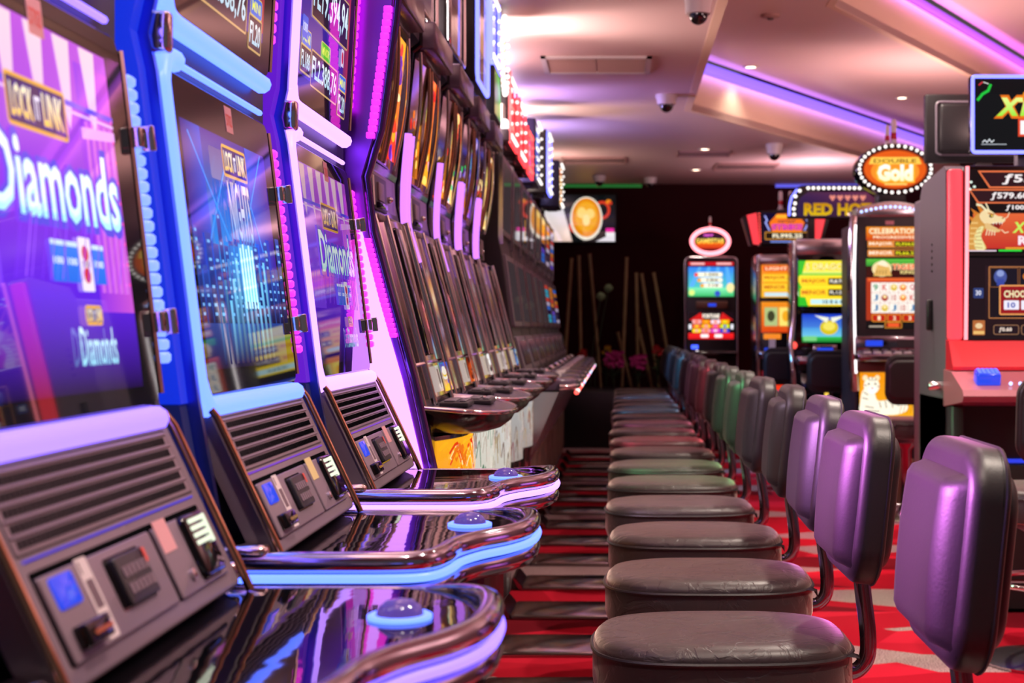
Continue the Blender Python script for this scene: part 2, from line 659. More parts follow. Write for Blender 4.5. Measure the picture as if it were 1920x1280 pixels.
# ------------------------------------------------------------------ the room
YB = 16.2
XL, XR, YF = -2.0, 7.5, -2.0
ZL, ZM, ZH = 2.80, 3.20, 3.60
E1a, E1b = (0.52, 10.7), (3.70, 16.2)
E2a, E2b = (1.31, 9.07), (5.36, 16.2)

struct(MB().box(XL, XR, YF, YB, -0.06, 0.0).build('floor', 'carpet'))
struct(MB().box(XL - 0.1, XR, YB, YB + 0.1, 0, 4.0).build('wall_back', 'maroon_wall'))
struct(MB().box(XL - 0.1, XL, YF, YB, 0, 4.0).build('wall_left', 'maroon_wall'))
struct(MB().box(XR, XR + 0.1, YF, YB, 0, 4.0).build('wall_right', 'plaster'))


def flat(poly, z, th=0.05):
    b = MB(); n = len(poly)
    b.add([(x, y, z) for x, y in poly], [tuple(range(n))])
    b.add([(x, y, z + th) for x, y in poly], [tuple(range(n))])
    for i in range(n):
        j = (i + 1) % n
        (x0, y0), (x1, y1) = poly[i], poly[j]
        b.add([(x0, y0, z), (x1, y1, z), (x1, y1, z + th), (x0, y0, z + th)], [(0, 1, 2, 3)])
    return b


low = [(XL, YF), (E1a[0], YF), E1a, E1b, (XL, YB)]
mid = [(E1a[0], YF), (E2a[0], YF), E2a, E2b, E1b, E1a]
high = [(E2a[0], YF), (XR, YF), (XR, YB), E2b, E2a]
struct(flat(low, ZL).build('ceiling', 'ceiling_paint'))
struct(flat(mid, ZM).build('ceiling_mid', 'ceiling_paint'))
struct(flat(high, ZH).build('ceiling_high', 'ceiling_paint'))


def fascia(nm, edge, z0, z1):
    """the upright lip between two ceiling levels; its back lies on the lower level's side."""
    b = MB()
    A = [Vector((x, y, 0)) for x, y in edge]
    off = []
    for i in range(len(A)):
        ns = []
        for j in (i - 1, i):
            if 0 <= j < len(A) - 1:
                d = (A[j + 1] - A[j]).normalized(); ns.append(Vector((-d.y, d.x, 0)))
        n = sum(ns, Vector()).normalized() / max(0.4, (sum(ns, Vector()).normalized().dot(ns[0])))
        off.append(A[i] + n * 0.05)
    for i in range(len(A) - 1):
        q = [A[i], A[i + 1], off[i + 1], off[i]]
        vs = [(p.x, p.y, z) for z in (z0, z1) for p in q]
        b.add(vs, [(0, 1, 5, 4), (2, 3, 7, 6), (4, 5, 6, 7), (3, 2, 1, 0), (0, 4, 7, 3), (1, 2, 6, 5)])
    struct(b.build(nm, 'fascia_paint'))


fascia('trim_1', [(E1a[0], YF), E1a, E1b], ZL - 0.003, ZM - 0.115)
fascia('trim_2', [(E2a[0], YF), E2a, E2b], ZM - 0.003, ZH - 0.115)


def cove(nm, edge, z, material, label):
    b = MB()
    for i in range(len(edge) - 1):
        a = Vector((*edge[i], 0)); e = Vector((*edge[i + 1], 0)); d = (e - a).normalized(); n = Vector((-d.y, d.x, 0))
        for mi, (z0, z1, k) in enumerate(((z - 0.113, z - 0.002, 0.055), (z - 0.075, z - 0.05, 0.03))):  # wide band glows too, for the strip's light on the recess wall
            q = [a + n * k, e + n * k, e + n * (k + 0.02), a + n * (k + 0.02)]
            vs = [(p.x, p.y, zz) for zz in (z0, z1) for p in q]
            b.add(vs, [(0, 1, 5, 4), (1, 2, 6, 5), (2, 3, 7, 6), (3, 0, 4, 7), (4, 5, 6, 7), (3, 2, 1, 0)])
    tag(b.build(nm, material), label, 'light strip')


cove('cove_light', [E1a, E1b], ZM, 'cove_violet', 'long violet cove light strip along the slanting edge of the lower ceiling step')
cove('cove_light', [E2a, E2b], ZH, 'cove_magenta', 'magenta cove light strip along the upper ceiling step at top right')

# thin coloured light lines where the back wall meets the ceiling
tag(MB().box(-0.85, 0.25, YB - 0.03, YB - 0.003, ZL - 0.035, ZL - 0.005).build('wall_light', 'led_green'),
    'thin green light line at the top of the dark back wall', 'light strip')
bpy.data.objects['wall_light'].active_material = mat('wall_green', C('#0a1a0a'), 0.5, emit=(0.01, 0.12, 0.02))
tag(MB().box(1.7, 3.4, YB - 0.03, YB - 0.003, ZL - 0.035, ZL - 0.005).build('wall_light', 'led_frame_blue'),
    'thin blue light line at the top of the back wall above the arched sign', 'light strip')
bpy.data.objects['wall_light.001'].active_material = mat('wall_blue', C('#0a0a1a'), 0.5, emit=(0.12, 0.12, 0.9))

# ------------------------------------------------------------------ ceiling fittings
def downlight(x, y, z, label):
    t = thing('downlight', label, 'ceiling light', (x, y, z))
    MB().lathe([(0.038, -0.001), (0.062, -0.001), (0.062, -0.006), (0.058, -0.009), (0.040, -0.007), (0.038, -0.001)], n=20).build('trim_ring', 'white_plastic', t)
    MB().lathe([(0.0, -0.003), (0.040, -0.003), (0.040, -0.002), (0.0, -0.002)], n=20).build('diffuser', 'downlight_glow', t)


downlight(0.99, 11.2, ZM, 'small round recessed ceiling light just above the violet strip, nearest of them')
downlight(2.41, 12.7, ZM, 'small round recessed ceiling light above the oval bulb sign, on the raised ceiling')
downlight(0.75, 13.0, ZL, 'small round recessed ceiling light on the low ceiling beside a slot vent')
downlight(0.76, 14.7, ZL, 'small round recessed ceiling light on the low ceiling close to the back wall')


def vent(x0, x1, y0, y1, label, bays, z=ZL, dark=False):
    t = thing('air_vent', label, 'vent', ((x0 + x1) / 2, (y0 + y1) / 2, z))
    w, h = (x1 - x0) / 2, (y1 - y0) / 2
    f = 0.03 if not dark else 0.012
    b = MB()
    b.box(-w, w, -h, -h + f, -0.014, 0, 0).box(-w, w, h - f, h, -0.014, 0, 0)
    b.box(-w, -w + f, -h, h, -0.014, 0, 0).box(w - f, w, -h, h, -0.014, 0, 0)
    b.build('frame', 'white_plastic' if not dark else 'vent_grey', t)
    for k in range(bays):
        a = -w + f + (2 * w - 2 * f) * k / bays; c = -w + f + (2 * w - 2 * f) * (k + 1) / bays
        s = MB().box(a + 0.004, c - 0.004, -h + f, h - f, -0.004, -0.001, 1)
        n = 9 if not dark else 2
        for i in range(n):
            y = -h + f + (2 * h - 2 * f) * (i + 0.5) / n
            s.box(a + 0.004, c - 0.004, y - 0.004, y + 0.004, -0.012, -0.003, 0)
        s.build('grille', ['vent_grey', 'vent_dark'], t)


vent(-0.45, 0.19, 8.56, 9.1, 'wide two-bay air vent in the pink lit low ceiling', 2)
vent(-0.52, 0.07, 13.6, 14.1, 'dark slot vent in the low ceiling above the wall screen', 1, dark=True)
vent(0.52, 1.00, 13.15, 13.5, 'dark slot vent just beyond the first low ceiling light', 1, dark=True)
vent(0.93, 1.52, 14.1, 14.7, 'dark slot vent right of the low ceiling lights', 1, dark=True)


def dome(x, y, z, label, s=1.0, drop=0.1):
    t = thing('dome_camera', label, 'security camera', (x, y, z))
    MB().lathe([(0.0, 0), (0.072 * s, 0), (0.074 * s, -0.012), (0.066 * s, -drop * 0.55), (0.062 * s, -drop), (0.046 * s, -drop), (0, -drop)], n=24).build('housing', 'white_plastic', t)
    b = MB().lathe([(0.0475 * s * math.cos(a), -drop - 0.052 * s * math.sin(a)) for a in [PI / 2 * k / 7 for k in range(8)]], n=24)
    d = b.build('dome', 'lens_dark', t)


dome(0.37, 6.95, ZL, 'white dome security camera cut by the top edge of the picture', 0.95, 0.1)
dome(0.32, 10.0, ZL, 'white dome security camera on the low ceiling beyond the wide vent', 1.0, 0.065)
dome(1.32, 12.66, ZL, 'white dome security camera below the slanting cream ceiling edge', 1.0, 0.09)
dome(-0.20, 15.3, ZL, 'small dome security camera by the back wall above the wall screen', 0.95, 0.06)
dome(0.33, 15.5, ZL, 'small dome security camera by the back wall right of the wall screen', 0.95, 0.06)
t = thing('smoke_detector', 'small flat round detector on the raised ceiling near the top edge', 'detector', (0.95, 9.35, ZM))
MB().lathe([(0, 0), (0.06, 0), (0.06, -0.012), (0.04, -0.02), (0, -0.02)], n=18).build('body', 'vent_grey', t)
MB().lathe([(0, -0.02), (0.022, -0.02), (0.018, -0.03), (0, -0.03)], n=14).build('sensor', 'vent_dark', t)

# ------------------------------------------------------------------ wall screen with the cup of soup
t = thing('wall_screen', 'wall mounted screen showing an orange soup in a cup with red handles', 'television', (-0.42, YB - 0.07, 2.17))
MB().rbox((0, 0.03, 0.255), (0.80, 0.05, 0.54), 0.012).build('casing', 'black_plastic', t)
MB().box(-0.15, 0.15, 0.05, 0.069, 0.1, 0.4).build('bracket', 'grey_dark', t)
cv = Canvas(F((-0.38, 0.003, 0.005), (1, 0, 0), (0, 0, 1)))
cv.rect(0, 0, 0.76, 0.50, '#0a0f12')
cv.grad(0, 0, 0.30, 0.50, '#e6c7b8', '#dfe6f0')
cv.poly([(0.16, 0.50), (0.30, 0.0), (0.76, 0), (0.76, 0.50)], '#0a1012')
cv.ellipse(0.42, 0.16, 0.16, 0.09, '#d83a22'); cv.ellipse(0.42, 0.16, 0.125, 0.06, '#0a1012')
cv.ellipse(0.62, 0.34, 0.09, 0.10, '#d83a22'); cv.ellipse(0.62, 0.34, 0.06, 0.07, '#0a1012')
cv.poly([(0.45 + x * 1.0, 0.25 + y) for x, y in ell(0, 0, 0.175, 0.235, 28)], '#f3ead8')
cv.poly([(0.45 + x, 0.26 + y) for x, y in ell(0, 0, 0.155, 0.21, 28)], '#e88a10')
cv.poly([(0.45 + x, 0.26 + y) for x, y in ell(0, 0.01, 0.12, 0.165, 24)], '#f4a81c')
cv.ellipse(0.40, 0.31, 0.05, 0.06, '#ffd877'); cv.ellipse(0.49, 0.30, 0.05, 0.055, '#ffd877'); cv.ellipse(0.45, 0.23, 0.04, 0.06, '#ffe49a')
cv.ellipse(0.69, 0.43, 0.03, 0.025, '#f08a20'); cv.ellipse(0.71, 0.415, 0.02, 0.018, '#d83a22')
cv.poly([(0.55, 0), (0.76, 0), (0.76, 0.10)], '#e8e2ea'); cv.rrect(0.66, 0.055, 0.75, 0.145, 0.015, '#f2f0f2'); cv.rrect(0.66, 0.10, 0.75, 0.145, 0.01, '#ea2aa0')
cv.build('screen', t)

# ------------------------------------------------------------------ bamboo poles, globe flowers and blossom by the back wall
def planter(x, y, label):
    t = thing('planter', label, 'planter', (x, y, 0))
    MB().rbox((0, 0, 0.30), (1.5, 0.36, 0.60), 0.02).build('box', 'black_plastic', t)
    MB().box(-0.72, 0.72, -0.155, 0.155, 0.60, 0.615).build('soil', 'grey_dark', t)


planter(-0.16, 15.62, 'long black planter box holding bamboo poles against the back wall')
pole_spec = [(-0.49, 1.97, -0.53, 1.36), (-0.415, 2.0, -0.40, 1.22), (-0.305, 2.02, -0.24, 1.25), (0.085, 1.98, 0.05, 1.02), (0.185, 1.82, 0.20, 0.9),
             (0.24, 1.815, 0.36, 1.04), (0.365, 1.82, 0.485, 1.12), (-0.01, 1.20, 0.04, 1.0), (0.21, 1.25, 0.31, 0.8)]
pole_words = ['leaning left at the left end of the planter', 'upright, second from the left in the planter', 'leaning right under the right edge of the wall screen',
              'tall, alone in the middle of the planter', 'upright, just right of the middle pole', 'leaning right, crossing behind the flowers',
              'leaning right, last before the red ring sign machine', 'short stub in front of the tall middle pole', 'short, slanting among the pink blossom']
for k, (xt, zt, xb, zb) in enumerate(pole_spec):
    y = 15.55 + 0.05 * (k % 3)
    s = 0.612
    dx = (xt - xb) / (zt - zb)
    x0 = xb + dx * (s - zb)
    b = MB()
    n = 7
    path = []
    rad = []
    for i in range(n * 4 + 1):
        f = i / (n * 4)
        path.append((x0 + (xt - x0) * f, y, s + (zt - s) * f)); rad.append(0.019 if i % 4 == 0 else 0.0165)
    b.tube(path, rad, 8)
    tag(b.build('bamboo_pole', 'bamboo'), 'thin bamboo pole ' + pole_words[k], 'pole', 'bamboo poles by the back wall')
for k, (x, z, xb, lb) in enumerate([(-0.105, 1.655, -0.25, 'upper of the two pale green globe flowers on thin stems'),
                                    (-0.185, 1.57, -0.30, 'lower of the two pale green globe flowers on thin stems')]):
    t = thing('globe_flower', lb, 'flower', (xb, 15.5, 0.615))
    MB().tube(smooth_path([(0, 0, 0), (0.03, 0, 0.4), (x - xb, 0, z - 0.615)], 6), 0.005, 6).build('stem', 'leaf', t)
    b = MB().ball((x - xb, 0, z - 0.615), 0.042, n=12)
    random.seed(k)
    for i in range(40):
        a, c = random.uniform(0, 2 * PI), random.uniform(-1, 1)
        q = math.sqrt(1 - c * c)
        b.ball((x - xb + 0.042 * q * math.cos(a), 0.042 * q * math.sin(a), z - 0.615 + 0.042 * c), 0.007, n=5)
    b.build('flower_head', 'allium', t)


def blossom(x, y, z, r, material, n, label, seed):
    random.seed(seed)
    t = thing('blossom_plant', label, 'plant', (x, y, 0.615))
    b = MB()
    for i in range(5):
        a = random.uniform(0, 2 * PI)
        b.tube(smooth_path([(0, 0, 0), (0.3 * r * math.cos(a), 0.3 * r * math.sin(a), (z - 0.615) * 0.6), (0.7 * r * math.cos(a), 0.5 * r * math.sin(a), z - 0.615)], 4), 0.006, 5)
    b.build('stem', 'leaf', t)
    p = MB()
    for i in range(n):
        a = random.uniform(0, 2 * PI); q = r * math.sqrt(random.random()); h = random.uniform(-0.9, 0.6) * r
        c = Vector((q * math.cos(a), 0.6 * q * math.sin(a), z - 0.615 + h))
        for k in range(5):
            th = 2 * PI * k / 5 + a
            d = Vector((math.cos(th), -0.5 + 0.3 * math.sin(a), math.sin(th))) * 0.024
            w = d.cross(Vector((0.2, 1, 0.1))).normalized() * 0.013
            p.add([c, c + d * 0.6 + w, c + d, c + d * 0.6 - w], [(0, 1, 2, 3)])
    p.build('petals', material, t)
    l = MB()
    for i in range(18):
        a = random.uniform(0, 2 * PI)
        c = Vector((0.3 * r * math.cos(a), 0.2 * r * math.sin(a), (z - 0.615) * random.uniform(0.3, 0.8)))
        d = Vector((math.cos(a), 0.5 * math.sin(a), 0.4)) * 0.11
        w = d.cross(Vector((0, 0, 1))).normalized() * 0.022
        l.add([c, c + d * 0.5 + w, c + d, c + d * 0.5 - w], [(0, 1, 2, 3)])
    l.build('leaves', 'leaf', t)


blossom(-0.05, 15.45, 0.93, 0.10, 'petal_pink', 46, 'large bunch of pink blossom in the planter left of the bamboo stub', 3)
blossom(0.20, 15.45, 0.90, 0.09, 'petal_pink', 40, 'smaller bunch of pink blossom right of the bamboo stub', 4)
blossom(-0.13, 15.71, 1.02, 0.04, 'petal_yellow', 9, 'yellow flower at the left end of the pink blossom', 5)
blossom(-0.36, 15.42, 0.99, 0.05, 'petal_red', 9, 'dark red flower beside the yellow one', 6)
blossom(0.40, 15.5, 1.02, 0.06, 'petal_red', 12, 'red flower cluster at the foot of the leaning bamboo', 8)
# ------------------------------------------------------------------ stools
def superell(a, b, n, e=2.6, flat=1.0):
    pts = []
    for k in range(n):
        t = 2 * PI * k / n
        c, s = math.cos(t), math.sin(t)
        pts.append((a * math.copysign(abs(c) ** (2 / e), c), b * math.copysign(abs(s) ** (2 / e), s)))
    return pts


def stool(name, label, loc, rotz=0.0, plate=True, ring=False, group=None, beige=False):
    """faces -x; origin on the floor under the middle of the seat; seat top 0.64 m."""
    t = thing(name, label, 'stool', loc, rotz, group)
    b = MB()
    n = 48
    prof = [(0.90, 0.515), (0.97, 0.522), (1.0, 0.545), (1.0, 0.590), (0.988, 0.607), (0.995, 0.612), (0.975, 0.623), (0.93, 0.633), (0.80, 0.639), (0.5, 0.642), (0.001, 0.643)]
    vs = []
    for s, z in prof:
        e = 3.0 if s > 0.7 else 2.4
        for x, y in superell(0.250 * s, 0.205 * s, n, e):
            sag = -0.006 * math.exp(-((x / 0.12) ** 2 + (y / 0.1) ** 2)) if z > 0.636 else 0
            vs.append((x, y, z + sag))
    vs = [(x, y, z + 0.018) for x, y, z in vs]
    fs = []
    for i in range(len(prof) - 1):
        for k in range(n):
            l = (k + 1) % n
            fs.append((i * n + k, i * n + l, (i + 1) * n + l, (i + 1) * n + k))
    b.add(vs, fs, 0, True)
    b.add([(x, y, 0.533) for x, y in superell(0.225, 0.185, n, 3.0)], [tuple(range(n))[::-1]])
    seat = b.build('seat', 'leather_seat', t)
    # welt round the seat edge and the two short seams at its rear corners
    w = MB().tube([(x, y, 0.6265) for x, y in superell(0.2505, 0.2055, n, 3.0)], 0.0042, 6, closed=True)
    w.build('piping', 'leather', seat)
    s = MB()
    for sy in (-1, 1):
        s.add([(0.222, sy * 0.148, 0.6295), (0.247, sy * 0.150, 0.6265), (0.2525, sy * 0.128, 0.608), (0.2535, sy * 0.118, 0.596), (0.2525, sy * 0.112, 0.625), (0.236, sy * 0.13, 0.6335)],
              [(0, 1, 2, 3, 4, 5)])
    s.build('corner_tuck', 'black_plastic', seat)
    # backrest: a rounded core, a padded front with a raised frame round a dished centre, a shell behind
    bx, bz, ry, rz = 0.262, 0.917, 0.184, 0.158
    lean = math.radians(6)
    fr = F((bx, 0, bz), (0, -1, 0), (math.sin(lean), 0, math.cos(lean)))     # n points towards -x, to the sitter
    core = MB().slab(fr, rr(-ry, -rz, ry, rz, 0.075, 8), -0.026, 0.022, 0.0235, seg=6)
    fr2 = F(fr.p(0, 0, -0.026), -fr.u, fr.v)
    core.slab(fr2, rr(-ry, -rz, ry, rz, 0.075, 8), -0.004, 0.010, 0.012, seg=4)
    back = core.build('backrest', 'leather', t)
    # padded front: starts below the top roll, bowed, with wide soft flanks
    pad = MB()
    nx, nz = 18, 20
    px_, pz0, pz1 = ry - 0.020, -rz + 0.026, rz - 0.036
    vs = []
    for a in range(nz + 1):
        v_ = a / nz
        z_ = pz0 + (pz1 - pz0) * v_
        for k in range(nx + 1):
            q = 2 * k / nx - 1
            x_ = px_ * math.copysign(1 - (1 - abs(q)) ** 1.25, q)
            edge_x = 1 - abs(x_) / px_
            edge_z = min(v_, 1 - v_) * 2
            hgt = 0.034 * min(1, (edge_x / 0.26)) ** 0.6 * min(1, (edge_z / 0.14)) ** 0.5 + 0.006 * (1 - (2 * v_ - 1) ** 2)
            cw = 1 - 0.06 * max(0, (0.5 - edge_z * 4)) if edge_z < 0.125 else 1
            vs.append(fr.p(x_ * cw, z_, 0.014 + hgt))
    fs = []
    for a in range(nz):
        for k in range(nx):
            b0 = a * (nx + 1) + k
            fs.append((b0, b0 + 1, b0 + nx + 2, b0 + nx + 1))
    pad.add(vs, fs, 0, True)
    pad.build('front_pad', 'leather', back)
    pad = MB().slab(fr2, rr(-ry + 0.012, -rz + 0.030, ry - 0.012, rz - 0.030, 0.06, 8), 0.002, 0.026, 0.020, seg=5)
    pad.build('rear_shell', 'leather', back)
    m = MB().tube([fr.p(a, c, -0.028) for a, c in rr(-ry - 0.0004, -rz - 0.0004, ry + 0.0004, rz + 0.0004, 0.075, 8)], 0.0026, 5, closed=True)
    m.build('welt', 'leather', back)
    # flat bent bar from the back down and under the seat
    p = smooth_path([(0.272, 0, 0.80), (0.280, 0, 0.72), (0.289, 0, 0.645), (0.288, 0, 0.598), (0.272, 0, 0.573), (0.250, 0, 0.566), (0.21, 0, 0.562)], 5)
    MB().tube(p, 0.0165, 10, r2=0.007).build('back_bar', 'dark_chrome', t)
    MB().box(-0.15, 0.15, -0.12, 0.12, 0.503, 0.534).lathe([(0.0, 0.02), (0.055, 0.02), (0.05, 0.06), (0.034, 0.09), (0.034, 0.45), (0.075, 0.49), (0.075, 0.504), (0, 0.504)], n=20).build('pedestal', 'dark_chrome', t)
    if plate:
        pl = MB()
        fl = F((0, 0, 0), (1, 0, 0), (0, 1, 0))
        pl.slab(fl, rr(-0.665, -0.165, 0.30, 0.165, 0.02, 3), 0.003, 0.022, 0.006)
        pl.build('floor_plate', 'plate_chrome', t)
        lip = MB()
        pr = [(-0.665, 0.006), (-0.665, 0.020), (-0.700, 0.062), (-0.712, 0.060), (-0.685, 0.012), (-0.672, 0.004)]
        lip.prism(pr, -0.16, 0.16)
        lip.build('toe_lip', 'dark_chrome', t)
    else:
        MB().lathe([(0, 0.0), (0.24, 0.0), (0.245, 0.012), (0.20, 0.022), (0.06, 0.034), (0.05, 0.06), (0, 0.06)], n=32).build('round_base', 'chrome_soft', t)
    if ring:
        r = MB().tube([(0.2 * math.cos(2 * PI * k / 28), 0.2 * math.sin(2 * PI * k / 28), 0.30) for k in range(28)], 0.011, 8, closed=True)
        for k in range(3):
            a = 2 * PI * k / 3 + 0.5
            r.tube([(0.03 * math.cos(a), 0.03 * math.sin(a), 0.30), (0.2 * math.cos(a), 0.2 * math.sin(a), 0.30)], 0.007, 6)
        r.build('foot_ring', 'chrome', t)
    return t


ROW_X = 0.205
lab = []
tint = {0: 'seat below the picture, its large purple lit back at lower right', 1: 'cracked seat at the bottom edge', 2: 'smooth seat under a purple lit back'}
proto = None
jit = [0.022, -0.006, 0.012, 0.016, 0.0, 0.002, 0.0, 0.004, 0.0, -0.01, 0.01, 0, -0.01, 0.01, 0, 0, 0, 0]
for k in range(18):
    y = 2.205 + 0.715 * k
    if k == 0:
        lb = 'black leather stool nearest to us, its big purple lit backrest at lower right'
    elif k == 17:
        lb = 'black leather stool at the far end of the long row, just before the flowers'
    else:
        lb = 'black leather stool with chrome floor plate, %s from the front in the long row' % ORD[k]
        if k in (1,):
            lb = 'black leather stool with the cracked seat at the bottom edge, second from the front'
        if k == 4:
            lb = 'black leather stool with scuffed crackled seat, fifth from the front in the long row'
        if k in (6, 7):
            lb = 'black leather stool seventh from the front in the long row'
    loc = (ROW_X + jit[k], y, 0)
    if k == 7:
        lb = 'black leather stool eighth from the front in the long row'
    if proto is None:
        proto = stool('stool', lb, loc, group='stools in the long row')
    else:
        dup(proto, loc, random.uniform(-0.035, 0.035), lb)
# ------------------------------------------------------------------ left row: the three big curved-frame machines
def plaque(cv, x0, y0, x1, y1):
    cv.frame(x0, y0, x1, y1, 0.006, 0.004, '#e0a43a', '#2a1a55')
    w = (x1 - x0); h = (y1 - y0)
    cv.text('LOCK', x0 + 0.07 * w, y0 + 0.18 * h, x0 + 0.42 * w, y1 - 0.18 * h, '#f0c030', 0.03, out='#3a2a90', ow=0.08, top='#f6f0d0')
    cv.text('IT', x0 + 0.45 * w, y0 + 0.25 * h, x0 + 0.54 * w, y1 - 0.3 * h, '#f0e8ff', 0.02)
    cv.text('LINK', x0 + 0.58 * w, y0 + 0.18 * h, x0 + 0.93 * w, y1 - 0.18 * h, '#f0c030', 0.03, out='#3a2a90', ow=0.08, top='#f6f0d0')


def tiles(cv, x0, y0, n, w, h, red):
    for i in range(n):
        a = x0 + i * w
        if i == red:
            cv.rrect(a + 0.001, y0 - 0.008, a + w - 0.001, y0 + h + 0.006, 0.003, '#e8dcec')
            cv.ellipse(a + w / 2, y0 + h * 0.75, w * 0.26, h * 0.2, '#c8323c'); cv.ellipse(a + w / 2, y0 + h * 0.2, w * 0.26, h * 0.2, '#c8323c')
            cv.text('500', a + w * 0.2, y0 + h * 0.4, a + w * 0.8, y0 + h * 0.56, '#7a2a50', 0.02)
        else:
            cv.grad(a + 0.001, y0, a + w - 0.001, y0 + h, '#2a6ae0', '#3f7ae8'); cv.rect(a + 0.001, y0 + h - 0.005, a + w - 0.001, y0 + h, '#c8dcf8', True)
            cv.text('100', a + w * 0.15, y0 + h * 0.42, a + w * 0.85, y0 + h * 0.6, '#e8f0ff', 0.02)


def screen_diamonds(fr, w, h, gain=1.0):
    cv = Canvas(fr, gain)
    cv.rrect(0, 0, w, h, 0.02, '#0a080c')
    x0, x1 = 0.025, w - 0.052
    cv.grad(x0, 0.115, x1, h - 0.03, '#5a20d8', '#b04ad0')
    cv.grad(x0, 0.02, x1, 0.115, '#1c0a3c', '#5a20d8')  # dark lower edge paints in the reflection of the dark floor
    cv.gradx(x1 - 0.10, 0.10, x1, h - 0.05, '#8a30d8', '#c050c8')
    cv.grad(x0, 0.12, x0 + 0.13, h - 0.03, '#7a3cf0', '#a060f0')
    for i in range(6):     # draped pale columns along the top
        a = x0 + 0.03 + i * 0.072
        cv.poly([(a, h - 0.032), (a + 0.044, h - 0.032), (a + 0.032, h - 0.105), (a + 0.022, h - 0.125), (a + 0.012, h - 0.105)], ['#e8c8d8', '#e8c8d8', '#d8a0d8', '#e0b8e0', '#d8a0d8'])
    cv.line([(x0, h - 0.098), (x1, h - 0.098)], 0.006, '#5a48e0')
    cv.line([(x0, h - 0.106), (x1, h - 0.106)], 0.003, '#d8b0e8')
    for i in range(5):
        a = x1 - 0.092 + i * 0.018
        cv.poly([(a, 0.12), (a + 0.008, 0.12), (a + 0.012, h - 0.11), (a + 0.004, h - 0.11)], '#c868d8')
    cv.poly([(x1 - 0.10, h - 0.118), (x1, h - 0.112), (x1, h - 0.122), (x1 - 0.10, h - 0.130)], '#e0a0f0')
    plaque(cv, 0.207, 0.268, 0.355, 0.318)
    cv.text('Diamonds', 0.150, 0.186, 0.482, 0.264, '#a8f0f0', 0.02, out='#5a4ad8', ow=0.10, top='#f4ffff')
    cv.text('Diamonds', 0.155, 0.193, 0.477, 0.257, '#d8fbfa', 0.0, top='#ffffff')
    tiles(cv, 0.268, 0.128, 4, 0.036, 0.040, 2)
    for i in range(9):
        cv.ellipse(x1 - 0.012, 0.13 + i * 0.022, 0.0022, 0.0022, '#ff50b8')
    plaque(cv, 0.336, 0.086, 0.384, 0.106)  # small second logo, drawn in as a reflection
    cv.text('Diamonds', 0.312, 0.046, 0.415, 0.084, '#8fd8f0', 0.01, top='#d8f4ff')
    for i in range(12):
        q = random.random()
        cv.line([(x0 + 0.03 + q * 0.4, 0.13), (x0 + 0.06 + q * 0.4, 0.19)], 0.002, '#9a50ff')
    return cv


def screen_nights(fr, w, h, gain=1.0):
    cv = Canvas(fr, gain)
    cv.rrect(0, 0, w, h, 0.02, '#09090d')
    x0, x1 = 0.05, w - 0.05
    cv.grad(x0, 0.16, x1, h - 0.055, '#2a80d0', '#2a1888')
    cv.grad(x0, 0.03, x1, 0.16, '#140a28', '#2a50b0')
    cv.gradx(x0, 0.16, x0 + 0.09, h - 0.055, '#2a1a78', '#2048c0')
    cv.gradx(x1 - 0.12, 0.16, x1, h - 0.055, '#2450c8', '#381a88')
    for (a, b2, c2, d2) in ((0.08, 0.34, 0.24, 0.20), (0.47, 0.35, 0.30, 0.20), (0.13, 0.20, 0.27, 0.33), (0.42, 0.20, 0.33, 0.33)):
        cv.line([(a, b2), (c2, d2)], 0.004, '#3a86ea')
    random.seed(21)
    a = x0
    while a < x1 - 0.02:
        bw = random.uniform(0.016, 0.030); bh = random.uniform(0.07, 0.15)
        cv.grad(a, 0.09, min(a + bw, x1), 0.09 + bh, '#101038', '#28409c')
        for r in range(int(bh / 0.012)):
            if random.random() < 0.7:
                cv.rect(a + bw * 0.25, 0.10 + r * 0.012, a + bw * 0.7, 0.104 + r * 0.012, '#6aa8e8')
        a += bw + 0.003
    for i in range(9):
        q = 0.16 + i * 0.026
        cv.grad(q, 0.035, q + 0.012, 0.12 + 0.03 * (i % 3), '#301c40', '#6ac0f0')
    plaque(cv, 0.208, 0.293, 0.338, 0.338)
    cv.text('NIGHTS', 0.215, 0.205, 0.332, 0.288, '#5aa8f0', 0.01, out='#2a2a9a', top='#f0d8c8')
    cv.grad(0.235, 0.12, 0.315, 0.20, '#70d0f0', '#4aa0e8')
    for i in range(5):
        cv.rect(0.240 + i * 0.016, 0.11, 0.247 + i * 0.016, 0.195 + 0.006 * (i % 2), '#c8f0ff')
    return cv


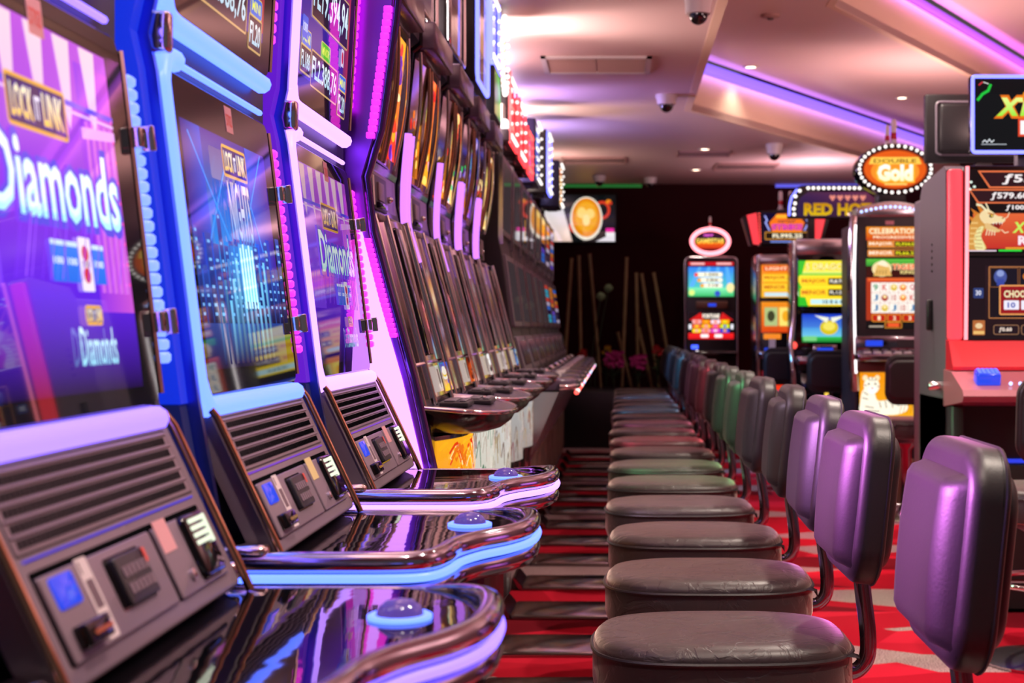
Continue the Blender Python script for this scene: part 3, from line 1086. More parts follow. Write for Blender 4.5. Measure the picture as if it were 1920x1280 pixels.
def screen_jackpots(fr, w, h):
    cv = Canvas(fr)
    cv.rrect(0, 0, w, h, 0.02, '#09080c')
    cv.grad(0.03, 0.045, w - 0.05, h - 0.03, '#30208c', '#5030b0')
    cv.gradx(w - 0.10, 0.06, w - 0.05, h - 0.05, '#6a2a60', '#b03038')

    def box(x0, y0, x1, y1, s, title=None, tc='#60c030'):
        cv.frame(x0, y0, x1, y1, 0.005, 0.0035, '#c8a468', '#2a1d30')
        cv.text(s, x0 + 0.008, y0 + 0.010, x1 - 0.008, y1 - 0.010, '#a8d8f0', 0.02, top='#f2fbff')
        if title:
            c = (x0 + x1) / 2; q = min(0.045, (x1 - x0) * 0.45)
            cv.frame(c - q, y1 - 0.002, c + q, y1 + 0.030, 0.008, 0.002, '#d8c070', tc)
            cv.text(title, c - q * 0.72, y1 + 0.006, c + q * 0.72, y1 + 0.022, '#f0f060', 0.02)
    box(0.150, 0.038, 0.395, 0.106, 'FL2.388,76', 'MINOR')
    box(0.407, 0.022, 0.487, 0.076, 'FL20', 'MINI', '#4070e0')
    box(0.055, 0.050, 0.142, 0.100, 'FL188', 'MINI', '#4070e0')
    box(0.130, 0.160, 0.475, 0.255, 'FL19.394,94', 'MAJOR', '#d04a30')
    box(0.100, 0.335, 0.475, 0.440, 'FL48.207,15', 'GRAND', '#b02a90')
    cv.rrect(0.055, 0.110, 0.100, 0.150, 0.003, '#3a60e0'); cv.text('1000', 0.060, 0.122, 0.096, 0.138, '#e8f0ff', 0.01)
    cv.rrect(0.412, 0.120, 0.440, 0.155, 0.003, '#d8c8e0'); cv.ellipse(0.426, 0.1375, 0.009, 0.012, '#c83040')
    for i in range(5):
        cv.ellipse(0.17 + i * 0.05, 0.300, 0.018, 0.007, '#6a4ae0')
    return cv


CAB_PROF = [(-0.475, 0.86), (-0.522, 1.14), (-0.526, 1.155), (-0.577, 1.562), (-0.577, 1.625), (-0.545, 2.18), (-0.60, 2.24), (-1.05, 2.24), (-1.05, 0.86)]


def curved_machine(yc, led, strip, label, content, number):
    t = thing('slot_machine', label, 'slot machine', (0, yc, 0), 0, 'slot machines with curved light frames')
    hw = 0.318
    cab = MB()
    cab.prism(CAB_PROF, -hw, hw, 0, 0.008)
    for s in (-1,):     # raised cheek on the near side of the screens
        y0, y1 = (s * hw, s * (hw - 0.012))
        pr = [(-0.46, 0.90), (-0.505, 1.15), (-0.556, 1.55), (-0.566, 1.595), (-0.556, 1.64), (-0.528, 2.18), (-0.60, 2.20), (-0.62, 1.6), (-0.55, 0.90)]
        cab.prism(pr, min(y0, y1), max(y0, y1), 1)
    cab.build('cabinet', ['side_satin', 'blue_lit_chrome'], t)
    MB().prism([(-0.517, 1.15), (-0.568, 1.55), (-0.578, 1.595), (-0.568, 1.64), (-0.540, 2.16), (-0.66, 2.16), (-0.66, 1.15)], -hw - 0.030, -hw - 0.001).build('gap_fill_glow', 'gap_violet' if led == 'led_pink' else 'gap_blue', t)  # added glowing strip that fills the gap with coloured light
    MB().prism([(-0.475, 0.90), (-0.519, 1.149), (-0.66, 1.149), (-0.66, 0.90)], -hw - 0.030, -hw - 0.001).build('gap_dim_glow', 'gap_navy', t)  # dim emission stands in for that light fading down the gap
    # lower and upper screens
    lo = F((-0.514, -0.2735, 1.157), (0, 1, 0), (-0.049, 0, 0.405))
    up = F((-0.560, -0.2735, 1.640), (0, 1, 0), (0.030, 0, 0.56))
    w = 0.547
    for nm, fr, hh in (('lower', lo, 0.408), ('upper', up, 0.53)):
        b = MB().slab(F(fr.p(0, 0, -0.02), fr.u, fr.v), rr(-0.004, -0.004, w + 0.004, hh + 0.004, 0.022), 0, 0.0185, 0.003)
        hs = b.build('screen_housing', 'black_gloss', t)
        cv = (screen_diamonds(fr, w, hh, 1.25) if content == 'd' else screen_diamonds(fr, w, hh, 0.6) if content == 'dim' else screen_nights(fr, w, hh, 1.35)) if nm == 'lower' else screen_jackpots(fr, w, hh)
        cv.build('screen', t)
        # light frame: down the near side, and along the edges, not on the far side
        q = 0.017
        if nm == 'lower':
            path = [(0.40, -q), (0.03, -q), (0.006 - q + 0.012, -0.012), (-q, 0.03), (-q, hh - 0.028), (-0.010, hh + q - 0.011), (0.03, hh + q)]
            path = [(w - 0.02, -q)] + smooth_path([(0.06, -q, 0), (0.012, -q * 0.8, 0), (-q * 0.75, 0.012, 0), (-q, 0.06, 0), (-q, hh - 0.06, 0), (-q * 0.75, hh - 0.012, 0), (0.012, hh + q * 0.8, 0), (0.06, hh + q, 0)], 4)
            path = [(p[0], p[1]) for p in path]
            top_line = [(0.06, hh + q), (w - 0.03, hh + q)]
        else:
            path = [(w - 0.035, -q)] + [(p[0], p[1]) for p in smooth_path([(0.06, -q, 0), (0.012, -q * 0.8, 0), (-q * 0.75, 0.012, 0), (-q, 0.06, 0), (-q, hh, 0)], 4)]
            top_line = None
        MB().tube([fr.p(a, b2, -0.001) for a, b2 in path], 0.0155, 10, r2=0.0145).build('light_frame', led, t)
        if top_line:
            MB().tube([fr.p(a, b2, -0.001) for a, b2 in top_line], 0.0045, 6).build('light_frame', led, t)
        MB().tube([fr.p(w + 0.010, z, -0.002) for z in (0.01, hh * 0.5, hh - 0.01)], 0.005, 6).build('edge_trim', 'chrome', t)
    # numbered sticker at the top of the lower screen
    cx = 0.285
    st = MB().slab(F(lo.p(0, 0, 0.0004), lo.u, lo.v), rr(cx, 0.365, cx + 0.038, 0.403, 0.001), 0, 0.0003)
    o = st.build('number_sticker', 'pink_paper', t)
    vs, fs = text_shape(number, 0.02)
    MB().add([lo.p(cx + 0.004 + 0.030 * x, 0.374 + 0.018 * y, 0.0009) for x, y in vs], fs).build('number', 'red_ink', o)
    # chrome hinges on the far edge of the lower screen
    for z in (0.09, 0.30):
        b = MB().slab(lo, rr(w + 0.008, z - 0.012, w + 0.034, z + 0.012, 0.002), 0.0, 0.012, 0.002)
        b.slab(lo, rr(w + 0.030, z - 0.015, w + 0.038, z + 0.015, 0.002), 0.0, 0.020, 0.002)
        b.build('hinge', 'chrome', t)
    # the light the frame sheds on the stools opposite and into the gap beside it
    gc = {'led_violet': (.45, .16, 1), 'led_blue': (.10, .18, 1), 'led_pink': (.72, .22, 1)}[led]
    lamp('frame_glow_lamp', 'SPOT', (-0.49, yc + 0.26, 1.26), 150 if led == 'led_violet' else 420, (.70, .18, .78), size=0.05, target=(0.45, yc + 0.20, 1.02), spot=0.82, blend=1.0)
    # side light strip standing behind the far edge
    for z0, z1 in ((1.20, 1.53), (1.70, 2.10)):
        n = 22
        b = MB()
        for i in range(n):
            za = z0 + (z1 - z0) * i / n; zb = z0 + (z1 - z0) * (i + 0.86) / n
            x = -0.530 - 0.045 * (za - 1.2) / 0.35 if z0 < 1.5 else -0.574 + 0.03 * (za - 1.7) / 0.4
            b.rbox((x + 0.006, 0.303, (za + zb) / 2), (0.022, 0.024, zb - za), 0.003, 1)
        b.build('side_light', strip, t)
    # block between the two screens at the near edge
    MB().rbox((-0.556, -0.306, 1.598), (0.03, 0.022, 0.05), 0.005).build('corner_block', 'chrome', t)

    # speaker and bill panel
    pf = F((-0.420, -0.262, 0.957), (0, 1, 0), (-0.087, 0, 0.184))
    PW, PH = 0.524, 0.2035
    b = MB()
    b.slab(F(pf.p(0, 0, -0.03), pf.u, pf.v), rr(0, 0, PW, PH, 0.008), 0, 0.030, 0.004)
    b.slab(pf, rr(0.022, 0.1135, PW - 0.022, PH - 0.014, 0.004), 0.0, 0.0004, 0, 1)
    b.slab(pf, rr(0.0245, 0.116, PW - 0.0245, PH - 0.0165, 0.004), 0.0, 0.0008, 0, 0)
    panel = b.build('front_panel', ['grey_plastic', 'grey_dark'], t)
    g = MB()
    for r in range(5):
        y0 = 0.1200 + r * 0.0134
        g.slab(pf, rr(0.028, y0 + 0.0088, PW - 0.028, y0 + 0.0118, 0.001), 0.0008, 0.0024, 0.0010, 0)
        for i in range(46):
            x = 0.034 + (PW - 0.07) * i / 46
            g.slab(pf, [(x, y0 - 0.0004), (x + 0.0062, y0 - 0.0004), (x + 0.0074, y0 + 0.0072), (x + 0.0012, y0 + 0.0072)], 0.0006, 0.0016, 0, 1, back=False)
    g.build('speaker_grille', ['grey_plastic', 'slot_black'], panel)
    MB().slab(pf, rr(0.030, 0.1085, PW - 0.03, 0.1108, 0.0008), 0, 0.0012).build('accent_line', 'led_line_' + ('blue' if led == 'led_violet' else 'violet'), panel)
    mo = MB()
    mo.slab(pf, rr(0.030, 0.018, PW - 0.03, 0.100, 0.003), 0, 0.0006, 0, 1)
    mo.slab(pf, rr(0.034, 0.018, 0.310, 0.094, 0.003), 0, 0.004, 0.002, 0)
    mo.slab(pf, rr(0.322, 0.018, PW - 0.035, 0.094, 0.003), 0, 0.004, 0.002, 0)
    mo.build('module_plate', ['grey_plastic', 'slot_black'], panel)
    disp = MB().slab(pf, rr(0.048, 0.062, 0.096, 0.090, 0.004), 0.0035, 0.006, 0.001)
    disp.build('blue_display', 'display_blue', panel)
    lb = MB().slab(pf, rr(0.112, 0.022, 0.138, 0.096, 0.002), 0.004, 0.0046, 0, 0)
    lb.slab(pf, [(0.117, 0.050), (0.133, 0.050), (0.133, 0.076), (0.117, 0.076)], 0.0046, 0.0049, 0, 1)
    lb.slab(pf, [(0.117, 0.038), (0.133, 0.038), (0.133, 0.045), (0.117, 0.045)], 0.0046, 0.0049, 0, 1)
    lb.slab(pf, [(0.116, 0.082), (0.119, 0.082), (0.119, 0.093), (0.116, 0.093)], 0.0046, 0.0049, 0, 1)
    lb.build('paper_label', ['white_paper', 'ink'], panel)
    cs = MB().slab(pf, rr(0.052, 0.026, 0.104, 0.046, 0.003), 0.004, 0.016, 0.003).slab(pf, rr(0.060, 0.033, 0.100, 0.037, 0.001), 0.016, 0.0175, 0, 1)
    cs.build('card_slot', ['black_gloss', 'copper_tint_chrome'], panel)
    kp = MB().slab(pf, rr(0.168, 0.036, 0.262, 0.086, 0.005), 0.003, 0.0045, 0, 1)
    kp.slab(pf, rr(0.180, 0.038, 0.260, 0.084, 0.004), 0.0045, 0.010, 0.002, 0)
    for r in range(2):
        for i in range(6):
            kp.slab(pf, rr(0.188 + i * 0.0115, 0.047 + r * 0.016, 0.196 + i * 0.0115, 0.057 + r * 0.016, 0.001), 0.010, 0.0112, 0, 2)
    kp.build('info_plate', ['grey_dark', 'lens_dark', 'grey_plastic'], panel)
    MB().slab(pf, rr(0.250, 0.068, 0.257, 0.082, 0.001), 0.0105, 0.0118).build('red_mark', 'red_ink', panel)
    MB().slab(pf, rr(0.326, 0.066, 0.366, 0.100, 0.001), 0.004, 0.0046).build('sticker', 'pink_paper' if number != '3702' else 'cream_paper', panel)
    ac = MB().slab(pf, rr(0.398, 0.024, 0.470, 0.094, 0.008), 0.003, 0.012, 0.005)
    acc = ac.build('bill_acceptor', 'black_gloss', panel)
    g = MB()
    for i, (a, y) in enumerate([(0.0, 0.088), (0, 0.080), (0, 0.072), (0, 0.064)]):
        g.slab(pf, rr(0.406, y - 0.0050, 0.462, y, 0.002), 0.0118, 0.0135, 0.001)
    g.slab(pf, rr(0.456, 0.056, 0.464, 0.0885, 0.002), 0.0118, 0.0135, 0.001)
    g.build('acceptor_light', 'acceptor_glow', acc)
    ly = MB().lathe([(0, 0), (0.006, 0), (0.006, 0.004), (0.003, 0.005), (0, 0.005)], (0, 0, 0), 12, 0,
                    X=Matrix.Translation(pf.p(0.372, 0.036, 0.004)) @ Matrix((pf.u, pf.v, pf.n)).transposed().to_4x4())
    ly.build('key_lock', 'chrome', panel)
    for s, a in ((0, -0.006), (1, PW + 0.006)):
        pts = [pf.p(a, -0.012, 0.004), pf.p(a, 0.02, 0.005), pf.p(a, 0.19, 0.005), pf.p(a - 0.002 + 0.004 * s, PH + 0.006, 0.0)]
        MB().tube(pts, 0.0048, 8).build('side_trim', 'copper_tint_chrome', t)
    MB().tube([pf.p(-0.006, PH + 0.006, 0), pf.p(PW + 0.006, PH + 0.006, 0)], 0.0042, 8).build('top_trim', 'copper_tint_chrome', t)
    # cheeks either side of the panel with a chrome foot
    for s in (-1, 1):
        MB().rbox((-0.468, s * 0.290, 0.966), (0.085, 0.034, 0.022), 0.010, 4).build('deck_bracket', 'chrome', t)

    # deck with its bulge on the far half
    edge = smooth_path([(-0.47, -0.295, 0), (-0.36, -0.295, 0), (-0.275, -0.293, 0), (-0.238, -0.278, 0), (-0.222, -0.230, 0), (-0.214, -0.170, 0), (-0.192, -0.110, 0),
                        (-0.156, -0.050, 0), (-0.134, 0.015, 0), (-0.129, 0.10, 0), (-0.139, 0.185, 0), (-0.165, 0.250, 0), (-0.208, 0.285, 0), (-0.27, 0.293, 0), (-0.36, 0.295, 0), (-0.47, 0.295, 0)], 4)
    top = [(p.x, p.y) for p in edge]
    fl = F((0, 0, 0), (1, 0, 0), (0, 1, 0))
    deck = MB().slab(fl, top, 0.905, 0.946, 0.0).build('deck', 'deck_black', t)
    ctr = Vector((-0.36, 0.0, 0))

    def off(k, z):
        out = []
        for i, p in enumerate(edge):
            a = edge[max(i - 1, 0)]; c = edge[min(i + 1, len(edge) - 1)]
            d = (c - a).normalized(); n = Vector((d.y, -d.x, 0))
            out.append(Vector((p.x + n.x * k, p.y + n.y * k, z)))
        return out
    N_ = len(edge); e0 = int(N_ * 0.80)
    fade = [min(1.0, max(0.0, (i - e0 + 10) / 12.0)) for i in range(N_)]        # the rim thins out along the far side
    o1, o2, o3 = off(0.000, 0.0), off(0.0095, 0.0), off(-0.001, 0.0)
    MB().tube([(q.x, q.y, 0.9545 - 0.011 * f) for q, f in zip(o1, fade)], [0.0138 - 0.0098 * f for f in fade], 12).build('deck_rim', 'rim_chrome', t)
    MB().tube([(q.x, q.y, 0.9365) for q in o2[:e0 + 1]], 0.0056, 8).build('deck_light', led, t)
    MB().tube([(q.x, q.y, 0.9165 - 0.006 * f) for q, f in zip(o3, fade)], [0.0140 - 0.009 * f for f in fade], 10).build('deck_lower_rim', 'dark_chrome', t)
    und = [(p[0] - 0.03 if p[0] > -0.44 else p[0], p[1] * 0.93) for p in top]
    MB().slab(fl, und[::-1][::-1], 0.855, 0.905, 0.0).build('deck_underside', 'cabinet_gloss', t)
    # big push button
    bx, by = -0.222, 0.115
    bt = MB().lathe([(0.024, 0.947), (0.024, 0.952), (0.021, 0.958), (0.014, 0.9635), (0.006, 0.9655), (0.0, 0.966)], (bx, by, 0), 28)
    bo = bt.build('push_button', 'button_dome', t)
    MB().lathe([(0.0255, 0.946), (0.033, 0.946), (0.033, 0.9495), (0.030, 0.951), (0.0255, 0.9505)], (bx, by, 0), 28).build('button_ring', 'led_blue', bo)
    # lit kick-plate under the deck
    MB().prism([(-0.45, 0.30), (-0.41, 0.70), (-0.37, 0.852), (-0.516, 0.852), (-0.516, 0.30)], -0.285, 0.285, 0, 0.01).build('belly', 'mirror_panel', t)
    return t


mat('violet_chrome', (0.25, 0.12, 0.55), 0.16, metal=1.0)
mat('led_line_blue', C('#101040'), 0.4, emit=(0.03, 0.03, 0.55))
mat('led_line_violet', C('#201040'), 0.4, emit=(0.14, 0.03, 0.55))
mat('display_blue', C('#101040'), 0.1, emit=(0.02, 0.07, 0.85))

curved_machine(1.400, 'led_violet', 'led_softblue', 'slot machine framed in violet light, cut by the left picture edge, purple lettered screen', 'd', '3703')
curved_machine(2.112, 'led_blue', 'led_magenta', 'slot machine framed in pale blue light showing a blue city skyline', 'n', '3702')
curved_machine(2.822, 'led_pink', 'led_magenta', 'slot machine framed in pinkish white light, dim purple screen, third from the front', 'dim', '3701')

# glowing fin that closes the bank of three
t = thing('end_panel', 'glowing pink fin at the far side of the third machine, dotted light on its edge', 'light panel', (0, 3.176, 0), 0)
FIN = [(0.87, -0.383), (0.95, -0.400), (1.13, -0.440), (1.30, -0.487), (1.44, -0.525), (1.56, -0.540), (1.66, -0.510), (1.90, -0.478), (2.18, -0.452)]
MB().prism([(x, z) for z, x in FIN] + [(-1.0, 2.18), (-1.0, 0.87)], -0.022, 0.030, 0, 0.004).build('body', 'violet_lit_chrome', t)
b = MB()
lo_ = [(0.90, -0.478, -0.402), (1.13, -0.522, -0.456), (1.30, -0.545, -0.505), (1.47, -0.565, -0.548)]
vs = []
for z, xa, xb in lo_:
    vs += [(xa, -0.023, z), (xb, -0.023, z), (xa, -0.030, z), (xb, -0.030, z)]
for i in range(3):
    a = i * 4; c = a + 4
    b.add(vs, [(a + 2, a + 3, c + 3, c + 2), (a + 3, a + 1, c + 1, c + 3), (a, a + 2, c + 2, c)])
b.build('glow_wedge', 'led_panel_pink', t)
lamp('frame_glow_lamp', 'SPOT', (-0.46, 3.30, 1.26), 300, (.66, .24, .78), size=0.05, target=(0.45, 3.66, 1.0), spot=0.7, blend=1.0)
MB().tube([(x + 0.004, -0.012, z) for z, x in FIN], 0.011, 8).build('edge_trim', 'violet_chrome', t)
MB().tube([(x + 0.002, 0.030, z) for z, x in FIN], 0.006, 8).build('edge_trim', 'chrome', t)
import bisect
def fin_x(z):
    k = max(1, min(len(FIN) - 1, bisect.bisect([q[0] for q in FIN], z)))
    (z0, x0), (z1, x1) = FIN[k - 1], FIN[k]
    return x0 + (x1 - x0) * (z - z0) / (z1 - z0)
for z0, z1 in ((1.22, 1.43), (1.64, 1.92)):
    b = MB(); n = 20
    for i in range(n):
        z = z0 + (z1 - z0) * (i + 0.5) / n
        b.rbox((fin_x(z) - 0.010, -0.0235, z), (0.018, 0.012, (z1 - z0) / n * 0.97), 0.002, 1)
    b.build('dotted_strip', 'led_magenta', t)

# stand under the whole left row
def stand(y0, y1, label):
    t = thing('machine_stand', label, 'stand', (0, (y0 + y1) / 2, 0))
    h = (y1 - y0) / 2
    MB().box(-1.1, -0.537, -h, h, 0.0, 0.855).build('carcass', 'stand_wood', t)
    MB().box(-0.537, -0.530, -h, h, 0.0, 0.09).build('kick_board', 'chrome_soft', t)
    n = max(1, round((y1 - y0) / 0.72))
    for i in range(n):
        a = -h + 2 * h * i / n; c = -h + 2 * h * (i + 1) / n
        MB().rbox((-0.529, (a + c) / 2, 0.46), (0.018, c - a - 0.012, 0.66), 0.004, 1).build('door', 'stand_wood', t)


stand(0.9, 3.60, 'wood-panelled stand below the three big light-framed machines')
stand(3.62, 7.40, 'wood-panelled stand below the chrome machines with dark bowl decks')
stand(7.42, 14.2, 'wood-panelled stand below the far bank of grey machines')

# ------------------------------------------------------------------ left row: chrome machines with bowl-shaped decks
def art_column(cv, x0, y0, x1, y1, pal, n, seed):
    random.seed(seed)
    cv.grad(x0, y0, x1, y1, pal[0], pal[1])
    for i in range(n):
        y = y0 + (y1 - y0) * (i + random.random()) / n
        x = x0 + (x1 - x0) * random.uniform(0.2, 0.8)
        r = (x1 - x0) * random.uniform(0.18, 0.45)
        ry = (y1 - y0) / n * random.uniform(0.5, 1.2)
        x_a, x_b = max(x - r, x0), min(x + r, x1)
        cx = (x_a + x_b) / 2
        cv.ellipse(cx, min(max(y, y0 + ry), y1 - ry), (x_b - x_a) / 2, ry, random.choice(pal), n=10)


UP_PROF = [(-0.47, 0.86), (-0.470, 0.99), (-0.492, 1.04), (-0.500, 1.05), (-0.622, 1.515), (-0.640, 1.53), (-0.655, 1.60), (-0.655, 1.665), (-0.650, 1.68), (-0.610, 2.06), (-0.585, 2.08), (-0.585, 2.16), (-0.66, 2.20), (-1.05, 2.20), (-1.05, 0.86)]
BELLY = [
    (['#f07818', '#ffb020', '#e83c10', '#fff0b0'], 'flame'),
    (['#e8e0d0', '#f8f4e8', '#3a8a60', '#b87858'], 'ink'),
    (['#f4ecdc', '#ffffff', '#c86a50', '#e0c8a0'], 'ink'),
    (['#e8d8d0', '#ffffff', '#a04050', '#d8b890'], 'ink'),
    (['#e8d8d0', '#ffffff', '#a04050', '#d8b890'], 'ink')]
ARTS = [['#e03020', '#f0a020', '#c01840', '#6020a0', '#f8e0a0'], ['#f0a018', '#e04010', '#f8d060', '#c81818', '#e87010'],
        ['#f8c878', '#e83020', '#f0a030', '#20c060', '#f8f0c0'], ['#6030a0', '#3050c0', '#e06030', '#20c060', '#c0a0e0'],
        ['#f8d890', '#f0b050', '#e04020', '#fff0d0', '#c01820']]


def chrome_machine(k, yc, label):
    t = thing('slot_machine', label, 'slot machine', (0, yc, 0), 0, 'chrome slot machines with bowl decks')
    hw = 0.325
    MB().prism(UP_PROF, -hw, hw, 0, 0.006).build('cabinet', 'cabinet_gloss', t)
    # lower mirror door with chrome mullions and a strip of art
    lf = F((-0.499, -0.29, 1.055), (0, 1, 0), (-0.122, 0, 0.465))
    w, h = 0.58, 0.475
    MB().bowed(lf, 0, w, 0, h, 0.030, 0.002).build('lower_door', 'mirror_panel', t)
    for a in (0.0, 0.10, 0.40, 0.578):
        MB().tube([lf.p(a, -0.02, 0.004 + 0.030 * math.sin(PI * min(1, a / w))), lf.p(a, h + 0.012, 0.004 + 0.030 * math.sin(PI * min(1, a / w)))], 0.008, 8).build('upright_trim', 'chrome', t)
    MB().slab(lf, rr(0.125, 0.11, 0.24, h - 0.02, 0.01), 0.018, 0.033, 0.002).build('lower_glass', 'glass_dark', t)
    MB().tube([lf.p(w * i / 12, 0.092, 0.004 + 0.030 * math.sin(PI * i / 12)) for i in range(13)], 0.005, 6).build('cross_trim', 'chrome', t)
    cv = Canvas(F(lf.p(0, 0, 0.0335), lf.u, lf.v), 0.9)
    pal = [['#f0c818', '#2038b0', '#f8f0e0', '#3050d0'], ['#c84a18', '#601808', '#f08030', '#301010'], ['#d8c8c0', '#887870', '#ffffff', '#403838'], ['#c8b8b8', '#705858', '#e0d8d0', '#403040'], ['#2a60b0', '#183060', '#60a0d8', '#f0e8d8']][k]
    art_column(cv, 0.30, 0.005, 0.46, 0.085, pal, 8, 40 + k)
    cv.rect(0.17, 0.01, 0.24, 0.08, '#c8b8b0'); cv.rect(0.19, 0.02, 0.22, 0.07, '#806860')
    cv.build('lower_art', t)
    if k == 4:
        MB().slab(lf, rr(0.485, 0.12, 0.56, 0.30, 0.01), 0.006, 0.022, 0.003).build('pink_light', 'led_magenta', t)
    # shelf with bill acceptor, ticket label and lock
    bf = F((-0.652, -0.28, 1.535), (0, 1, 0), (-0.006, 0, 0.13))
    b = MB().slab(bf, rr(0, 0, 0.56, 0.125, 0.003), 0, 0.006, 0.002, 0)
    b.slab(bf, rr(0.10, 0.02, 0.36, 0.112, 0.003), 0.006, 0.012, 0.002, 1)
    sh = b.build('bill_panel', ['grey_plastic', 'grey_dark'], t)
    MB().slab(bf, rr(0.05, 0.075, 0.095, 0.108, 0.003), 0.006, 0.010, 0.001).build('blue_display', 'display_blue', sh)
    MB().slab(bf, rr(0.13, 0.03, 0.155, 0.108, 0.001), 0.012, 0.0125).build('paper_label', 'white_paper', sh)
    MB().slab(bf, rr(0.20, 0.045, 0.29, 0.095, 0.004), 0.012, 0.017, 0.002).build('info_plate', 'grey_plastic', sh)
    MB().slab(bf, rr(0.18, 0.024, 0.31, 0.040, 0.002), 0.012, 0.022, 0.002).build('bill_slot', 'black_gloss', sh)
    MB().ball(bf.p(0.43, 0.065, 0.010), 0.010, n=10).build('key_lock', 'chrome', sh)
    MB().rbox((-0.628, 0, 1.522), (0.05, 0.57, 0.022), 0.006).build('shelf_lip', 'grey_plastic', t)
    # upper glass: dark mirror with two bowed chrome mullions and a tall art strip on the far side
    uf = F((-0.648, -0.305, 1.685), (0, 1, 0), (0.040, 0, 0.38))
    w2, h2 = 0.46, 0.385
    MB().bowed(uf, 0, w2, 0, h2, 0.012, 0.002).build('upper_glass', 'mirror_panel', t)
    for a, m_ in ((0.008, 'chrome'), (0.205, 'copper_tint_chrome'), (0.265, 'copper_tint_chrome'), (0.452, 'chrome')):
        bow = 0.016
        pts = [uf.p(a, h2 * q, 0.014 + bow * math.sin(PI * q)) for q in [i / 10 for i in range(11)]]
        MB().tube(pts, 0.0055, 8).build('mullion', m_, t)
    b = MB()
    for (a0, a1, m_) in ((0.21, 0.26, 0),):
        for i in range(10):
            q0, q1 = i / 10, (i + 1) / 10
            b.add([uf.p(a0, h2 * q0, 0.016 + 0.014 * math.sin(PI * q0)), uf.p(a1, h2 * q0, 0.016 + 0.014 * math.sin(PI * q0)),
                   uf.p(a1, h2 * q1, 0.016 + 0.014 * math.sin(PI * q1)), uf.p(a0, h2 * q1, 0.016 + 0.014 * math.sin(PI * q1))], [(0, 1, 2, 3)], 0, True)
    b.build('centre_band', 'red_black', t)
    cv = Canvas(F(uf.p(0, 0, 0.0145), uf.u, uf.v), 1.4)
    art_column(cv, 0.285, 0.02, 0.435, h2 - 0.03, ARTS[k], 16, 60 + k)
    if k >= 1:
        cv.poly([(0.29, h2 * 0.55), (0.37, h2 * 0.60), (0.33, h2 * 0.80), (0.29, h2 * 0.78)], '#20d860')
    cv.poly([(0.03, 0.02), (0.19, 0.02), (0.18, h2 * 0.5), (0.04, h2 * 0.35)], ['#402010', '#c06818', '#805020', '#201008'])
    random.seed(90 + k)
    for i in range(14):
        cv.ellipse(0.045 + random.random() * 0.12, 0.02 + random.random() * h2 * 0.5, 0.012, 0.014, random.choice(ARTS[k]), n=10)
    cv.build('upper_art', t)
    MB().rbox((-0.590, -0.075, 2.115), (0.085, 0.47, 0.085), 0.007).rbox((-0.600, -0.075, 2.066), (0.03, 0.43, 0.03), 0.006, 2, 0).build('visor', 'deck_grey', t)
    # kinked pink light bars on the far edge
    if k < 4:
        for s, yy, xo in ((0, hw - 0.085, 0.0), (1, hw - 0.025, 0.0)):
            if k == 1 and s == 0:
                continue
            pts = [(-0.585 + xo, yy, 1.43), (-0.600 + xo, yy, 1.48), (-0.617 + xo, yy, 1.55), (-0.617 + xo, yy, 1.66), (-0.605 + xo, yy, 1.80)]
            MB().tube(smooth_path(pts, 4), 0.011, 8).build('light_bar', 'led_bar', t)
    # bowl deck
    n = 25
    rim = []
    for i in range(n):
        a = -PI / 2 + PI * i / (n - 1)
        rim.append((-0.43 + 0.15 * max(0.0, math.cos(a)) ** 0.7, 0.318 * math.sin(a)))
    rim = [(-0.51, -0.318)] + rim + [(-0.51, 0.318)]
    b = MB()
    rings = [(1.0, 0.0, 1.022), (0.99, 0.0, 1.012), (0.95, -0.002, 0.992), (0.86, -0.006, 0.974), (0.70, -0.010, 0.963), (0.55, -0.012, 0.960)]
    cx, cy = -0.50, 0.0
    vs = []
    for s, dx, z in rings:
        for x, y in rim:
            vs.append((cx + (x - cx) * s + dx, y * s, z + 0.020 * min(1, (-x - 0.28) / 0.2) * s))
    m_ = len(rim)
    fs = []
    for r in range(len(rings) - 1):
        for i in range(m_ - 1):
            fs.append((r * m_ + i, (r + 1) * m_ + i, (r + 1) * m_ + i + 1, r * m_ + i + 1))
    b.add(vs, fs, 0, True)
    b.add(vs[-m_:], [tuple(range(m_))], 0)
    b.build('deck_bowl', 'bowl_black', t)
    tp = MB().add(vs[:m_], [tuple(range(m_))[::-1]], 0)
    tp.build('deck_top', 'deck_grey', t)
    MB().tube([(x, y, 1.020 + 0.020 * min(1, (-x - 0.28) / 0.2)) for x, y in rim], 0.0065, 8).build('deck_rim', 'chrome', t)
    for (x, y) in ((-0.425, -0.13), (-0.385, 0.09)):
        z = 1.022 + 0.020 * min(1, (-x - 0.28) / 0.2)
        blk = MB().rbox((x, y, z + 0.006), (0.075, 0.16, 0.014), 0.004)
        bo = blk.build('button_block', 'grey_dark', t)
        kb = MB()
        for i in range(6):
            kb.rbox((x + 0.022, y - 0.062 + i * 0.025, z + 0.015), (0.016, 0.018, 0.006), 0.002, 1)
            kb.rbox((x - 0.012, y - 0.062 + i * 0.025, z + 0.015), (0.030, 0.018, 0.006), 0.002, 1)
        kb.build('keys', 'grey_satin', bo)
    # lit belly glass, bowed
    pts = []
    nn = 12
    for i in range(nn + 1):
        q = i / nn
        pts.append((-0.475 + 0.075 * math.sin(PI * q), -0.27 + 0.54 * q))
    b = MB()
    b.add([(x - 0.006, y, z) for z in (0.60, 0.962) for x, y in pts], [(i, i + 1, nn + 2 + i, nn + 1 + i) for i in range(nn)], 0, True)
    b.add([(-0.475, -0.27, 0.60), (-0.475, 0.27, 0.60), (-0.516, 0.27, 0.60), (-0.516, -0.27, 0.60)], [(0, 1, 2, 3)])
    b.build('belly', 'chrome', t)
    cv = Canvas(F((0, 0, 0), (0, 1, 0), (0, 0, 1)))
    pal, kind = BELLY[k]
    me_v = []
